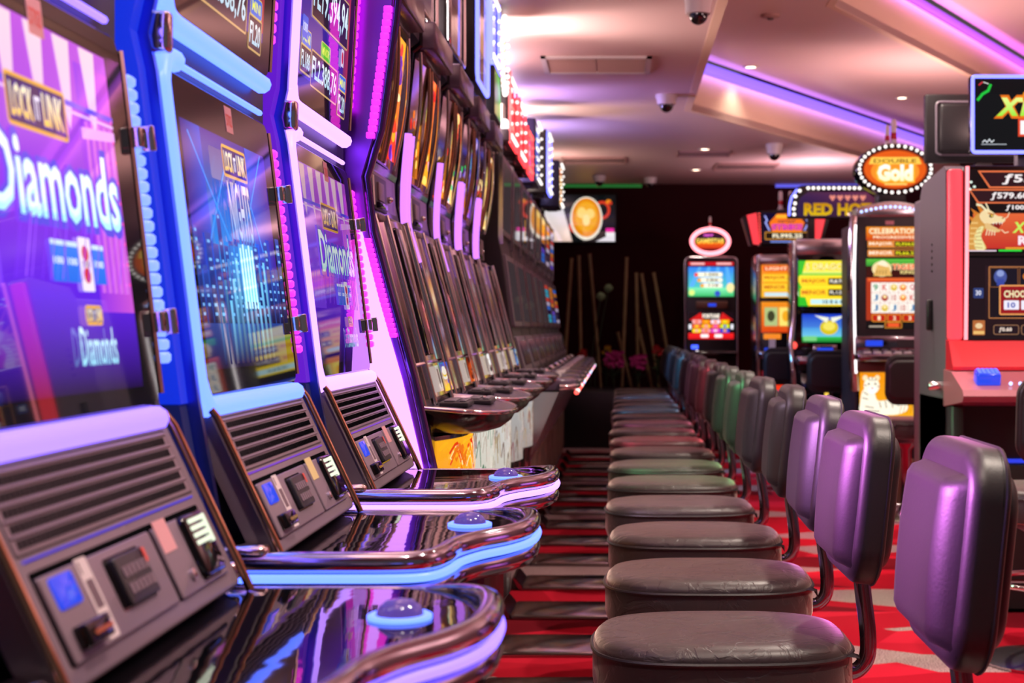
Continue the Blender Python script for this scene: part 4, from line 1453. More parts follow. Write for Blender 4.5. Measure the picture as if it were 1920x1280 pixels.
    cvb = Canvas(F((0, -0.25, 0.70), (0, 1, 0), (0, 0, 1)), 1.0 if kind == 'flame' else (0.75, 0.75, 0.62, 0.42, 0.42)[k])
    random.seed(120 + k)
    for i in range(14):
        cvb.grad(0.5 * i / 14, 0, 0.5 * (i + 1) / 14, 0.25, pal[0], pal[1], i == 0)
    cvb.l += 40
    cvb.gain = 1.0 if kind == 'flame' else 0.6
    for i in range(60 if kind == 'flame' else 34):
        a = random.uniform(0.02, 0.48); y = random.uniform(0.02, 0.23)
        if kind == 'flame':
            ln = smooth_path([(a, y, 0), (min(a + 0.04, 0.49), min(y + 0.03, 0.24), 0), (min(a + 0.07, 0.49), max(y - 0.02, 0.005), 0)], 3)
            cvb.line([(p.x, p.y) for p in ln], random.uniform(0.004, 0.014), random.choice(pal))
        else:
            ln = smooth_path([(a, y, 0), (min(a + 0.02, 0.49), min(y + 0.05, 0.24), 0), (min(a + 0.03, 0.49), max(y - 0.03, 0.005), 0)], 3)
            cvb.line([(p.x, p.y) for p in ln], random.uniform(0.002, 0.008), random.choice(['#806050', pal[2], pal[3], pal[3]]))
    # bend the picture round the belly
    cvb.v = [Vector((-0.4735 + 0.075 * math.sin(PI * min(1, max(0, (p.y + 0.27) / 0.54))) + p.x, p.y, p.z)) for p in cvb.v]
    cvb.build('belly_art', t)
    return t


mat('bowl_black', C('#0c0a12'), 0.22)
mat('red_black', C('#2a080a'), 0.12, spec=0.7)
wd = ['with the orange flame belly glass and the nearest bowl deck', 'with the second bowl deck and a yellow and red art strip',
      'with the third bowl deck, below a chrome framed box', 'with the fourth bowl deck, below a blue outlined sign', 'with bright gold art, last before the grey machines']
for k in range(5):
    chrome_machine(k, 4.06 + 0.712 * k, 'chrome slot machine ' + wd[k])

# ------------------------------------------------------------------ left row: far bank of grey machines
def grey_machine(yc, label, k):
    t = thing('slot_machine', label, 'slot machine', (0, yc, 0), 0, 'grey slot machines of the far bank')
    hw = 0.34
    pr = [(-0.47, 0.86), (-0.47, 1.00), (-0.50, 1.10), (-0.53, 1.22), (-0.585, 1.63), (-0.60, 1.70), (-0.595, 2.12), (-0.66, 2.20), (-1.05, 2.20), (-1.05, 0.86)]
    MB().prism(pr, -hw, hw, 0, 0.006).build('cabinet', 'grey_dark', t)
    for nm, o, v, h in (('lower', (-0.527, -0.30, 1.245), (-0.055, 0, 0.41), 0.37), ('upper', (-0.592, -0.30, 1.71), (0.004, 0, 0.4), 0.40)):
        fr = F(o, (0, 1, 0), v)
        MB().slab(fr, rr(0, 0, 0.60, h, 0.012), -0.01, 0.010, 0.005).build('bezel', 'grey_satin', t)
        cv = Canvas(F(fr.p(0, 0, 0.0105), fr.u, fr.v), 0.6)
        cv.rect(0.045, 0.03, 0.555, h - 0.03, '#4a3e42')
        if k >= 5:
            random.seed(200 + k + (nm == 'upper'))
            for i in range(9):
                y = 0.04 + (h - 0.08) * i / 9
                cv.rect(0.07, y, 0.53, y + (h - 0.08) / 9 * 0.8, random.choice(['#3070e0', '#e08020', '#6040d0', '#30b0d0', '#d0c0e0', '#201040', '#e04030']))
        elif nm == 'upper' and k in (2, 3):
            cv.rect(0.20, 0.05, 0.40, 0.30, '#1a1418'); cv.rect(0.26, 0.06, 0.34, 0.20, ['#e8a030', '#d0b0c0'][k % 2])
        cv.build('screen', t)
    for s in (-1, 1):
        MB().box(-0.60, -0.578, s * 0.325 - 0.008, s * 0.325 + 0.008, 1.66, 2.12).build('side_trim', 'chrome_soft', t)
    # sloping chin with louvres and a round white lamp
    cf = F((-0.47, -0.30, 1.02), (0, 1, 0), (-0.055, 0, 0.19))
    b = MB().slab(cf, rr(0, 0, 0.60, 0.185, 0.01), -0.01, 0.008, 0.004)
    for i in range(5):
        b.slab(cf, rr(0.08 + i * 0.09, 0.03, 0.12 + i * 0.09, 0.16, 0.006), 0.008, 0.018, 0.004, 1)
    b.build('chin', ['grey_satin', 'dark_chrome'], t)
    MB().lathe([(0, 0), (0.016, 0), (0.013, 0.006), (0, 0.008)], n=14, X=Matrix.Translation(cf.p(0.52, 0.10, 0.008)) @ Matrix((cf.u, cf.v, cf.n)).transposed().to_4x4()).build('lamp', 'bulb_blue', t)
    # deck
    out = [(-0.50, -0.33), (-0.30, -0.33), (-0.235, -0.29), (-0.215, -0.15), (-0.21, 0.0), (-0.215, 0.15), (-0.235, 0.29), (-0.30, 0.33), (-0.50, 0.33)]
    fl = F((0, 0, 0), (1, 0, 0), (0, 1, 0))
    MB().slab(fl, out, 0.93, 0.985, 0.012).build('deck', 'deck_grey', t)
    MB().tube([(x, y, 0.945) for x, y in out[1:-1]], 0.016, 8).build('deck_rim', 'chrome', t)
    b = MB()
    for i in range(5):
        b.rbox((-0.33, -0.2 + i * 0.09, 0.992), (0.05, 0.06, 0.016), 0.004, 1)
    b.build('keys', 'white_plastic', t)
    MB().rbox((-0.41, 0, 0.995), (0.045, 0.50, 0.04), 0.016, 3).build('hand_rest', 'chrome', t)
    MB().prism([(-0.46, 0.55), (-0.30, 0.92), (-0.516, 0.92), (-0.516, 0.55)], -0.30, 0.30).build('belly', 'chrome_soft', t)
    for i in range(3):
        MB().ball((-0.213, -0.22 + i * 0.2, 0.915), 0.012, n=8).build('edge_bulb', ['bulb_red', 'bulb_white', 'bulb_red'][i] if k < 2 else ['bulb_white', 'bulb_red', 'bulb_blue'][(i + k) % 3], t)
    return t


for k in range(8):
    far = ['nearest, next to the gold art machine', 'second', 'third', 'fourth', 'fifth', 'sixth, its screens in strips of colour', 'seventh, partly hidden at the bend', 'last before the bamboo']
    grey_machine(7.78 + 0.74 * k, 'grey slot machine in the far left bank, ' + far[k], k)

# ------------------------------------------------------------------ toppers over the left row
def bulbs(pts, r, parent, material='bulb_white', proto=[{}]):
    key = (round(r, 4), material)
    P = proto[0]
    if key not in P:
        b = MB().ball((0, 0, 0), r, n=8)
        me = b.build('bulb', material)
        P[key] = me.data
        bpy.data.objects.remove(me)
    for p in pts:
        o = bpy.data.objects.new('bulb', P[key]); COL.objects.link(o); o.parent = parent; o.location = p


def along(pts, step):
    out = []
    for i in range(len(pts)):
        a = Vector(pts[i]); c = Vector(pts[(i + 1) % len(pts)])
        n = max(1, round((c - a).length / step))
        for k in range(n):
            out.append(tuple(a + (c - a) * (k / n)))
    return out


def topper_box(yc, x, z0, z1, hw, trim, face, label, bulb=None, edge=None, art=None):
    t = thing('topper_sign', label, 'sign', (x, yc, z0))
    h = z1 - z0
    MB().rbox((-0.10, 0, h / 2), (0.16, hw * 2, h), 0.012).build('casing', face, t)
    MB().rbox((-0.09, 0, -0.008), (0.08, 0.14, 0.018), 0.004).build('mount', 'grey_dark', t)
    fr = F((-0.018, -hw, 0), (0, 1, 0), (0, 0, 1))
    cv = Canvas(F(fr.p(0, 0, 0), fr.u, fr.v))
    cv.rect(0.03, 0.03, 2 * hw - 0.03, h - 0.03, '#100c10')
    if art:
        random.seed(int(yc * 100))
        for i in range(14):
            cv.rrect(0.04 + random.random() * (2 * hw - 0.14), 0.04 + (h - 0.1) * i / 14, 2 * hw - 0.05, 0.06 + (h - 0.1) * (i + 1) / 14, 0.01, random.choice(art))
    cv.build('face', t)
    if trim:
        MB().tube([fr.p(a, b, 0.004) for a, b in rr(0.01, 0.01, 2 * hw - 0.01, h - 0.01, 0.03)], 0.009, 8, closed=True).build('face_trim', trim, t)
    if bulb:
        bulbs([fr.p(a, b, 0.016) for a, b in along([(0.03, 0.03), (2 * hw - 0.03, 0.03), (2 * hw - 0.03, h - 0.03), (0.03, h - 0.03)], 0.06)], 0.0095, t, bulb)
    if edge:
        MB().box(-0.014, 0.0, -hw - 0.014, -hw - 0.002, 0.0, h).box(-0.014, 0.0, hw + 0.002, hw + 0.014, 0, h).box(-0.014, 0, -hw, hw, -0.014, -0.002).build('edge_light', edge, t)


topper_box(4.77, -0.60, 2.225, 2.70, 0.26, 'chrome', 'black_plastic', 'dark topper box with chrome frame over the second bowl deck machine', art=['#302028', '#403040', '#504048'])
topper_box(5.48, -0.58, 2.225, 2.66, 0.26, 'chrome', 'black_plastic', 'dark topper box with chrome frame over the third bowl deck machine', art=['#302028', '#583848', '#604850'])
topper_box(6.20, -0.55, 2.225, 2.72, 0.25, 'led_frame_blue', 'black_plastic', 'topper box outlined in blue light over the fourth bowl deck machine', art=['#806010', '#403020', '#504048'])
topper_box(6.92, -0.565, 2.447, 2.78, 0.20, None, 'cabinet_gloss', 'purple topper with white bulbs over the gold art machine', bulb='bulb_white', edge='led_frame_blue', art=['#6040c0', '#8050e0', '#c0a0ff', '#402080'])
t = thing('oval_topper', 'tall orange oval sign edged with white bulbs at the top of the left row', 'sign', (-0.575, 7.40, 2.43))
fr = F((0.0, 0, 0.16), (0, 1, 0), (0, 0, 1))
MB().slab(fr, ell(0, 0, 0.19, 0.20, 36), -0.06, 0.0, 0.008).build('casing', 'black_plastic', t)
cv = Canvas(F(fr.p(0, 0, 0.001), fr.u, fr.v), 1.3); cv.ellipse(0, 0, 0.17, 0.18, '#f08a28'); cv.ellipse(0, 0.02, 0.12, 0.12, '#ffc070'); cv.ellipse(0, -0.09, 0.10, 0.05, '#e03028'); cv.build('face', t)
bulbs([fr.p(a, b, 0.012) for a, b in ell(0, 0, 0.18, 0.19, 30)], 0.012, t)
MB().tube([(-0.03, 0, -0.225), (-0.03, 0, -0.02)], 0.02, 8).build('post', 'chrome', t)
for yc, x, z, lb in ((7.70, -0.60, 2.205, 'white candle lamp standing right of the oval sign'), (6.56, -0.62, 2.205, 'white candle lamp left of the green panel')):
    t = thing('candle_lamp', lb, 'lamp', (x, yc, z))
    MB().rbox((0, 0, 0.03), (0.07, 0.07, 0.06), 0.006).build('base', 'grey_satin', t)
    MB().rbox((0, 0, 0.085), (0.062, 0.062, 0.05), 0.01).build('lit_shade', 'led_white', t)
    MB().lathe([(0.016, 0.11), (0.016, 0.17), (0.010, 0.19), (0, 0.195)], n=12).build('cap', 'white_plastic', t)
topper_box(8.05, -0.56, 2.221, 2.58, 0.25, None, 'black_plastic', 'black topper box with red light edge, first of the red lit group', bulb='bulb_white', edge='led_red', art=['#b02030', '#401018', '#d0a090'])
topper_box(8.80, -0.56, 2.221, 2.56, 0.25, None, 'black_plastic', 'topper box with red light edge, second of the red lit group', bulb='bulb_white', edge='led_red', art=['#c02030', '#601018', '#e0b090'])
topper_box(9.55, -0.56, 2.221, 2.50, 0.24, None, 'black_plastic', 'topper box with red light edge, last of the red lit group', bulb='bulb_red', edge='led_red', art=['#d04040', '#4030a0', '#e0b0c0'])
topper_box(10.30, -0.54, 2.221, 2.66, 0.22, None, 'grey_dark', 'tall topper with white bulbs, just beyond the red lit group', bulb='bulb_white', art=['#3050c0', '#90a0f0', '#ffffff'])
topper_box(11.05, -0.50, 2.221, 2.68, 0.24, 'led_frame_blue', 'black_plastic', 'tall topper in violet white light with a pink and orange face', bulb='bulb_white', art=['#e05080', '#f0a030', '#c03080', '#f8c060'])
topper_box(12.3, -0.46, 2.221, 2.60, 0.22, None, 'black_plastic', 'last topper with white bulbs and orange face beside the wall screen', bulb='bulb_white', art=['#f09020', '#e06020', '#f8c060'])
t = thing('green_panel', 'green glowing panel carrying the purple bulb topper over the gold art machine', 'sign', (-0.56, 6.92, 2.203))
fr = F((0, -0.19, 0), (0, 1, 0), (0.0, 0, 1))
MB().slab(fr, [(0, 0), (0.38, 0), (0.38, 0.224), (0, 0.224)], -0.14, 0, 0.004).build('casing', 'black_plastic', t)
cv = Canvas(F(fr.p(0, 0, 0.0005), fr.u, fr.v)); cv.poly([(0.01, 0.01), (0.36, 0.01), (0.36, 0.10), (0.29, 0.21), (0.01, 0.21)], ['#707010', '#30b020', '#40e040', '#30d838', '#608018']); cv.build('face', t)

# coloured light from the signs and screens of the left row on the stools opposite
for (y, e, c) in ((5.6, 120, (.25, 1, .40)), (7.3, 150, (1, .10, .16)), (8.6, 90, (1, .2, .5)), (10.4, 110, (.12, .55, 1)), (12.2, 130, (.15, .45, 1)), (4.2, 60, (.85, .6, .9))):
    lamp('screen_glow_lamp', 'SPOT', (-0.50, y, 1.62), e, c, size=0.08, target=(0.45, y + 0.45, 0.90), spot=1.1, blend=0.9)
# ------------------------------------------------------------------ right side: machines that face us

mat('red_glow_panel', C('#801018'), 0.35, emit=(1.7, 0.085, 0.12))
mat('red_satin', C('#e02838'), 0.3, spec=0.6)
mat('pink_satin', C('#b06878'), 0.28, spec=0.6)
mat('bulb_red_soft', C('#801018'), 0.3, emit=(2.0, 0.15, 0.12))
mat('lamp_yellow', C('#806010'), 0.4, emit=(1.2, 0.8, 0.1))
mat('led_redwing', C('#601018'), 0.4, emit=(1.15, 0.06, 0.08))
def front(x, y, z):
    return F((x, y, z), (1, 0, 0), (0, 0, 1))


def candle(parent, x, y, z, s=1.0):
    b = MB().lathe([(0.022 * s, 0), (0.022 * s, 0.05 * s)], (x, y, z), 12)
    b.lathe([(0, 0), (0.032 * s, 0), (0.032 * s, 0.015 * s), (0.022 * s, 0.02 * s)], (x, y, z), 12)
    o = b.build('candle_lamp', 'white_plastic', parent)
    MB().lathe([(0.0225 * s, 0.05 * s), (0.0225 * s, 0.10 * s)], (x, y, z), 12).build('red_band', 'red_plastic', o)
    MB().lathe([(0.022 * s, 0.10 * s), (0.022 * s, 0.18 * s), (0.014 * s, 0.20 * s), (0, 0.20 * s)], (x, y, z), 12).build('white_cap', 'white_plastic', o)


def jackpot_rows(cv, x0, y0, x1, y1, rows, bg, name_c, val_c, seed=1):
    n = len(rows)
    for i, (nm, val) in enumerate(rows):
        a = y1 - (y1 - y0) * (i + 1) / n; b = y1 - (y1 - y0) * i / n
        h = b - a
        cv.rrect(x0, a + 0.10 * h, x1, b - 0.10 * h, 0.006, bg)
        cv.text(nm, x0 + 0.03 * (x1 - x0), a + 0.32 * h, x0 + 0.48 * (x1 - x0), b - 0.28 * h, name_c, 0.02)
        cv.rect(x0 + 0.52 * (x1 - x0), a + 0.2 * h, x1 - 0.02 * (x1 - x0), b - 0.2 * h, '#1c1208')
        cv.text(val, x0 + 0.55 * (x1 - x0), a + 0.32 * h, x1 - 0.05 * (x1 - x0), b - 0.32 * h, val_c, 0.02)


# --- tiger machine with the oval bulb sign
t = thing('slot_machine', 'slot machine with a white tiger belly glass and an oval bulb sign', 'slot machine', (1.92, 10.5, 0))
b = MB().rbox((0, 0.33, 1.0), (0.52, 0.60, 1.96), 0.01)
b.build('cabinet', 'grey_dark', t)
pd = MB().rbox((0, 0.02, 0.17), (0.42, 0.10, 0.30), 0.006).build('base_door', 'brown_panel', t)
for s in (-1, 1):      # swelling chrome side columns lit white
    pr = smooth_path([(s * 0.262, -0.01, 0.80), (s * 0.275, -0.03, 0.98), (s * 0.285, -0.045, 1.25), (s * 0.288, -0.045, 1.60), (s * 0.278, -0.03, 1.92), (s * 0.262, 0.0, 2.02)], 4)
    MB().tube(pr, 0.030, 10).build('side_column', 'chrome', t)
    pr2 = [(p.x - s * 0.012, p.y - 0.022, p.z) for p in pr[3:-3]]
    MB().tube(pr2, 0.010, 8).build('column_light', 'led_white', t)
MB().rbox((0, -0.005, 1.60), (0.49, 0.05, 0.86), 0.012).build('screen_housing', 'grey_dark', t)
cv = Canvas(front(-0.185, -0.0315, 1.235), 1.15)
cv.rect(0, 0, 0.385, 0.715, '#100c0c')
cv.grad(0, 0.62, 0.385, 0.715, '#c83a10', '#f09020'); cv.text('CELEBRATION', 0.02, 0.665, 0.36, 0.705, '#fff0c0', 0.03, out='#c02010'); cv.text('PROGRESSIVES', 0.05, 0.632, 0.34, 0.652, '#fff4d0', 0.01)
jackpot_rows(cv, 0.01, 0.50, 0.375, 0.625, [('MAJOR', 'FL934.06'), ('MINOR', 'FL66.29')], '#d8843a', '#ffe8d0', '#f8f020')
cv.grad(0, 0.44, 0.385, 0.49, '#2a8a30', '#60c040'); cv.grad(0, 0.37, 0.385, 0.44, '#401008', '#301008')
cv.ellipse(0.11, 0.42, 0.07, 0.055, '#f0d8a0'); cv.ellipse(0.115, 0.445, 0.035, 0.035, '#f8e8c8'); cv.poly([(0.05, 0.37), (0.18, 0.37), (0.16, 0.43), (0.08, 0.45)], '#e0b060')
for i in range(4):
    cv.line([(0.07 + i * 0.022, 0.385), (0.08 + i * 0.02, 0.41)], 0.004, '#6a4018')
cv.text('TIGER', 0.18, 0.415, 0.36, 0.455, '#f06030', 0.03, out='#fff0c0'); cv.text('KING', 0.24, 0.385, 0.34, 0.410, '#f8e090', 0.02)
cv.rect(0, 0.06, 0.385, 0.36, '#a83418'); cv.grad(0.01, 0.33, 0.375, 0.355, '#d04020', '#e87030')
sym = [['9', 'K', '*', 'o', 'Q'], ['J', '~', '10', 'o', 'K'], ['J', '*', 'J', '10', 'J']]
scol = {'9': '#2a9060', 'K': '#d03028', '10': '#c04838', 'Q': '#c82848', 'J': '#3878a8', '*': '#d8b840', 'o': '#e88020', '~': '#a83028'}
for r in range(3):
    for c in range(5):
        x = 0.035 + c * 0.064; y = 0.255 - r * 0.072
        cv.rect(x, y, x + 0.062, y + 0.070, '#f6eee4')
        q = sym[r][c]
        if q in ('*', 'o', '~'):
            cv.ellipse(x + 0.031, y + 0.035, 0.024, 0.024, scol[q]); cv.ellipse(x + 0.031, y + 0.042, 0.013, 0.011, '#f8e0a0')
        else:
            cv.text(q, x + 0.014, y + 0.014, x + 0.048, y + 0.058, scol[q], 0.02)
for i, q in enumerate(('1', '2', '3')):
    cv.frame(0.04 + i * 0.108, 0.050, 0.04 + i * 0.108 + 0.095, 0.102, 0.005, 0.004, '#e8a030', '#b82010'); cv.text(q, 0.08 + i * 0.108, 0.062, 0.10 + i * 0.108, 0.090, '#ffe8c0', 0.03)
cv.frame(0.13, 0.005, 0.25, 0.048, 0.005, 0.004, '#e8a030', '#701008'); cv.rrect(0.15, 0.014, 0.23, 0.040, 0.004, '#e85828'); cv.rect(0.02, 0.012, 0.12, 0.022, '#b8a898')
cv.build('screen', t)
st = MB().slab(front(-0.02, -0.031, 1.965), rr(-0.03, 0, 0.03, 0.028, 0.002), 0, 0.001).build('number_sticker', 'pink_paper', t)
# arched marquee strip over the screen
arch = [(-0.25, 2.02), (0.25, 2.02), (0.25, 2.08)] + [(0.25 - 0.5 * i / 10, 2.08 + 0.05 * math.sin(PI * i / 10)) for i in range(1, 10)] + [(-0.25, 2.08)]
MB().slab(F((0, 0.30, 0), (1, 0, 0), (0, 0, 1)), arch, 0, 0.34, 0.012).build('marquee', 'chrome_soft', t)
bulbs([(-0.22 + 0.44 * i / 13, -0.045, 2.055 + 0.035 * math.sin(PI * i / 13)) for i in range(14)], 0.010, t, 'bulb_blue')
# button deck
b = MB()
b.rbox((0, -0.05, 1.115), (0.54, 0.10, 0.14), 0.012)
b.rbox((0, -0.14, 1.04), (0.56, 0.26, 0.05), 0.018)
b.build('button_deck', 'dark_chrome', t)
MB().slab(front(-0.20, -0.1005, 1.115), rr(0, 0, 0.12, 0.04, 0.005), 0, 0.002).build('blue_display', 'display_blue', t)
MB().slab(front(0.02, -0.1005, 1.11), rr(0, 0, 0.17, 0.05, 0.004), 0, 0.003).build('info_plate', 'grey_dark', t)
MB().slab(front(0.21, -0.1005, 1.06), rr(0, 0, 0.05, 0.10, 0.003), 0, 0.003).build('paper_label', 'white_paper', t)
b = MB()
for i in range(6):
    b.rbox((-0.20 + i * 0.07, -0.17, 1.070), (0.05, 0.05, 0.016), 0.004, 1)
b.build('keys', 'white_plastic', t)
MB().rbox((0, -0.03, 0.98), (0.52, 0.07, 0.10), 0.02).build('apron', 'brown_panel', t)
# belly glass with a lying white tiger on gold
fb = front(-0.225, 0.022, 0.62)
MB().slab(F(fb.p(0, 0, -0.001), fb.u, fb.v), rr(-0.015, -0.015, 0.465, 0.345, 0.01), 0, 0.012, 0.004).build('belly_frame', 'black_gloss', t)
cv = Canvas(F(fb.p(0, 0, 0.0125), fb.u, fb.v), 1.2)
cv.grad(0, 0, 0.45, 0.33, '#f0a818', '#e88a10')
cv.poly([(p.x, p.y) for p in smooth_path([(0.02, 0.02, 0), (0.24, 0.01, 0), (0.34, 0.05, 0), (0.30, 0.13, 0), (0.22, 0.12, 0), (0.13, 0.11, 0), (0.10, 0.17, 0), (0.03, 0.19, 0), (0.005, 0.10, 0)], 4, True)], '#fbf2dc')
cv.ellipse(0.085, 0.215, 0.055, 0.060, '#fbf2dc'); cv.ellipse(0.04, 0.27, 0.018, 0.020, '#f4dcb0'); cv.ellipse(0.125, 0.27, 0.018, 0.020, '#f4dcb0'); cv.ellipse(0.090, 0.185, 0.028, 0.022, '#ffffff')
cv.ellipse(0.090, 0.197, 0.010, 0.006, '#d88070')
for (x, y) in ((0.065, 0.228), (0.112, 0.228)):
    cv.ellipse(x, y, 0.009, 0.006, '#302010', n=10)
for pts in ([(0.06, 0.27), (0.075, 0.25)], [(0.09, 0.275), (0.09, 0.25)], [(0.12, 0.265), (0.105, 0.25)], [(0.035, 0.22), (0.05, 0.215)], [(0.14, 0.21), (0.125, 0.21)],
            [(0.03, 0.17), (0.06, 0.15)], [(0.02, 0.13), (0.06, 0.12)], [(0.14, 0.10), (0.15, 0.06)], [(0.18, 0.11), (0.19, 0.06)], [(0.22, 0.115), (0.235, 0.06)], [(0.27, 0.12), (0.275, 0.07)], [(0.04, 0.07), (0.10, 0.06)], [(0.06, 0.04), (0.14, 0.035)]):
    cv.line(pts, 0.006, '#40301c')
for i in range(7):
    cv.line([(0.28 + i * 0.025, 0.02), (0.30 + i * 0.025, 0.09)], 0.004, '#a86a10')
cv.build('belly_glass', t)
MB().rbox((0, 0.00, 0.50), (0.54, 0.12, 0.14), 0.03).build('foot_cushion', 'leather', t)
MB().rbox((0, -0.05, 0.015), (0.60, 0.30, 0.03), 0.006).build('plinth', 'chrome_soft', t)
# oval sign
so = MB().slab(F((0.02, -0.02, 2.355), (1, 0, 0), (0, 0, 1)), ell(0, 0, 0.275, 0.182, 40), -0.16, 0.0, 0.012)
so = so.build('oval_sign', 'black_gloss', t)
cv = Canvas(F((0.02, -0.0212, 2.355), (1, 0, 0), (0, 0, 1)), 1.15)
cv.ellipse(0, 0, 0.228, 0.142, '#8a2808', n=40); cv.ellipse(0, 0, 0.218, 0.132, '#e05a14', n=40); cv.ellipse(0, -0.015, 0.17, 0.10, '#f09028', n=32)
cv.poly([(-0.185, 0.035), (0.185, 0.035), (0.165, 0.085), (-0.165, 0.085)], '#f8c850'); cv.text('DOUBLE', -0.15, 0.044, 0.15, 0.072, '#7a3c08', 0.01)
cv.text('Gold', -0.125, -0.085, 0.125, 0.035, '#fff8c0', 0.06, out='#ffb830', ow=0.10, top='#ffffff')
cv.line([(-0.07, -0.105), (0.08, -0.105)], 0.01, '#ffd870')
cv.build('sign_face', so)
bulbs([(0.02 + a, -0.030, 2.355 + b) for a, b in ell(0, 0, 0.252, 0.164, 34)], 0.0115, t)
MB().rbox((0, 0.06, 2.15), (0.20, 0.14, 0.07), 0.01).build('sign_mount', 'black_plastic', t)
candle(t, -0.02, 0.06, 2.525, 0.75); candle(t, 0.025, 0.06, 2.525, 0.95)

# --- red-lit machine at the right edge with the monitor on top
RXx, RXy = 1.788, 6.5
t = thing('slot_machine', 'big red lit slot machine at the right picture edge, dragon on its upper screen', 'slot machine', (RXx, RXy, 0))
hw = 0.36
side = [(-0.0, 1.10), (0.0, 1.955), (0.06, 1.975), (0.50, 1.915), (0.56, 1.85), (0.56, 0.86), (0.0, 0.86)]
bm_ = MB()
pr = [(0.02, 0.62), (0.02, 1.93), (0.05, 1.95), (0.52, 1.915), (0.57, 1.86), (0.60, 0.62)]
vsA = [(-hw, y, z) for y, z in pr]; vsB = [(hw, y, z) for y, z in pr]
n = len(pr)
bm_.add(vsA, [tuple(range(n))[::-1]]); bm_.add(vsB, [tuple(range(n))])
for i in range(n):
    j = (i + 1) % n
    bm_.add([vsA[i], vsA[j], vsB[j], vsB[i]], [(0, 1, 2, 3)])
bm_.build('cabinet', 'grey_satin', t)
b = MB()
for z in (1.62, 1.59, 1.56, 1.53, 1.50):
    b.lathe([(0, 0), (0.007, 0), (0.005, 0.004), (0, 0.004)], (0, 0, 0), 8, X=Matrix.Translation((-hw - 0.0005, 0.30, z)) @ Matrix.Rotation(-PI / 2, 4, 'Y'))
b.build('side_bolts', 'black_plastic', t)
MB().rbox((-hw - 0.012, 0.30, 1.30), (0.03, 0.03, 0.14), 0.008).build('side_handle', 'black_plastic', t)
# glowing red flanks and screen edge tubes
for s in (-1, 1):
    MB().rbox((s * (hw - 0.035), 0.0, 1.56), (0.06, 0.05, 0.74), 0.012).build('red_flank', 'red_glow_panel', t)
    MB().tube([(s * (hw - 0.075), -0.035, 1.19), (s * (hw - 0.079), -0.035, 1.55), (s * (hw - 0.082), -0.035, 1.94)], 0.008, 8).build('edge_tube', 'led_redpink', t)
MB().rbox((0, -0.005, 1.56), (0.58, 0.05, 0.77), 0.008).build('screen_housing', 'black_gloss', t)
fu = front(-0.283, -0.0315, 1.572)
cv = Canvas(fu)
cv.rect(0, 0, 0.566, 0.355, '#140a0a')
cv.poly([(0.05, 0.350), (0.52, 0.350), (0.50, 0.274), (0.10, 0.274)], '#f07848'); cv.poly([(0.062, 0.343), (0.508, 0.343), (0.492, 0.281), (0.105, 0.281)], '#30141a')
cv.text('\u01925.000', 0.155, 0.290, 0.40, 0.336, '#fff4f4', 0.03)
cv.poly([(0.01, 0.270), (0.55, 0.270), (0.52, 0.208), (0.05, 0.208)], '#f07848'); cv.poly([(0.02, 0.264), (0.54, 0.264), (0.512, 0.214), (0.055, 0.214)], '#30141a')
cv.text('\u0192579.60', 0.105, 0.222, 0.27, 0.257, '#fff4f4', 0.03); cv.text('\u0192100.00', 0.17, 0.176, 0.30, 0.202, '#fff4f4', 0.03)
cv.grad(0.03, 0.012, 0.555, 0.165, '#c83028', '#e86838')
cv.text('XTREME', 0.20, 0.080, 0.42, 0.128, '#c8f060', 0.04, out='#e03818', shear=0.2); cv.text('RED', 0.225, 0.028, 0.34, 0.068, '#ffe8f0', 0.04, out='#d03058'); cv.rect(0.17, 0.010, 0.40, 0.018, '#f0a030')
# dragon: gold scaled S-neck, horned head with open jaws turned right, flame mane behind
d0_ = len(cv.v)
def blob(pts, c, n=4):
    cv.poly([(p.x, p.y) for p in smooth_path([(a, b_, 0) for a, b_ in pts], n, True)], c)
for a, b_, c_, d_ in ((0.10, 0.19, 0.055, 0.225), (0.075, 0.175, 0.025, 0.20), (0.055, 0.15, 0.008, 0.165), (0.04, 0.12, 0.002, 0.125), (0.03, 0.09, 0.0, 0.085), (0.028, 0.06, 0.0, 0.045)):
    cv.poly([(a, b_), (c_, d_), (a - 0.012, b_ - 0.028)], '#d87a28')
blob([(0.012, 0.01), (0.005, 0.07), (0.025, 0.13), (0.07, 0.175), (0.125, 0.17), (0.135, 0.125), (0.10, 0.095), (0.085, 0.065), (0.115, 0.01)], '#d89a48')
blob([(0.055, 0.01), (0.045, 0.06), (0.065, 0.105), (0.10, 0.115), (0.085, 0.07), (0.11, 0.012)], '#f0e4a0')
for a in range(6):
    cv.line([(0.050 + 0.003 * a * (a > 3), 0.02 + a * 0.016), (0.092 - 0.002 * a, 0.016 + a * 0.018)], 0.0025, '#b07828')
for r in range(5):
    for k in range(3):
        cv.ellipse(0.022 + k * 0.013 + r * 0.003, 0.035 + r * 0.024, 0.007, 0.005, '#f0c478', n=8)
blob([(0.075, 0.165), (0.11, 0.195), (0.145, 0.185), (0.175, 0.165), (0.205, 0.160), (0.222, 0.148), (0.212, 0.134), (0.175, 0.132), (0.14, 0.125), (0.10, 0.13)], '#f6dca8')
blob([(0.11, 0.13), (0.15, 0.122), (0.180, 0.104), (0.196, 0.100), (0.186, 0.090), (0.150, 0.090), (0.11, 0.105)], '#e8c080')
cv.poly([(0.135, 0.126), (0.205, 0.134), (0.185, 0.104), (0.155, 0.116)], '#8a1c18')
for x in (0.155, 0.172, 0.190, 0.203):
    cv.poly([(x - 0.004, 0.134), (x + 0.004, 0.135), (x, 0.122)], '#fff8e8')
cv.ellipse(0.142, 0.163, 0.012, 0.008, '#401008'); cv.ellipse(0.145, 0.164, 0.005, 0.005, '#ffe060', n=8); cv.line([(0.125, 0.176), (0.158, 0.170)], 0.006, '#c87828')
cv.ellipse(0.208, 0.153, 0.005, 0.004, '#a05828', n=8)
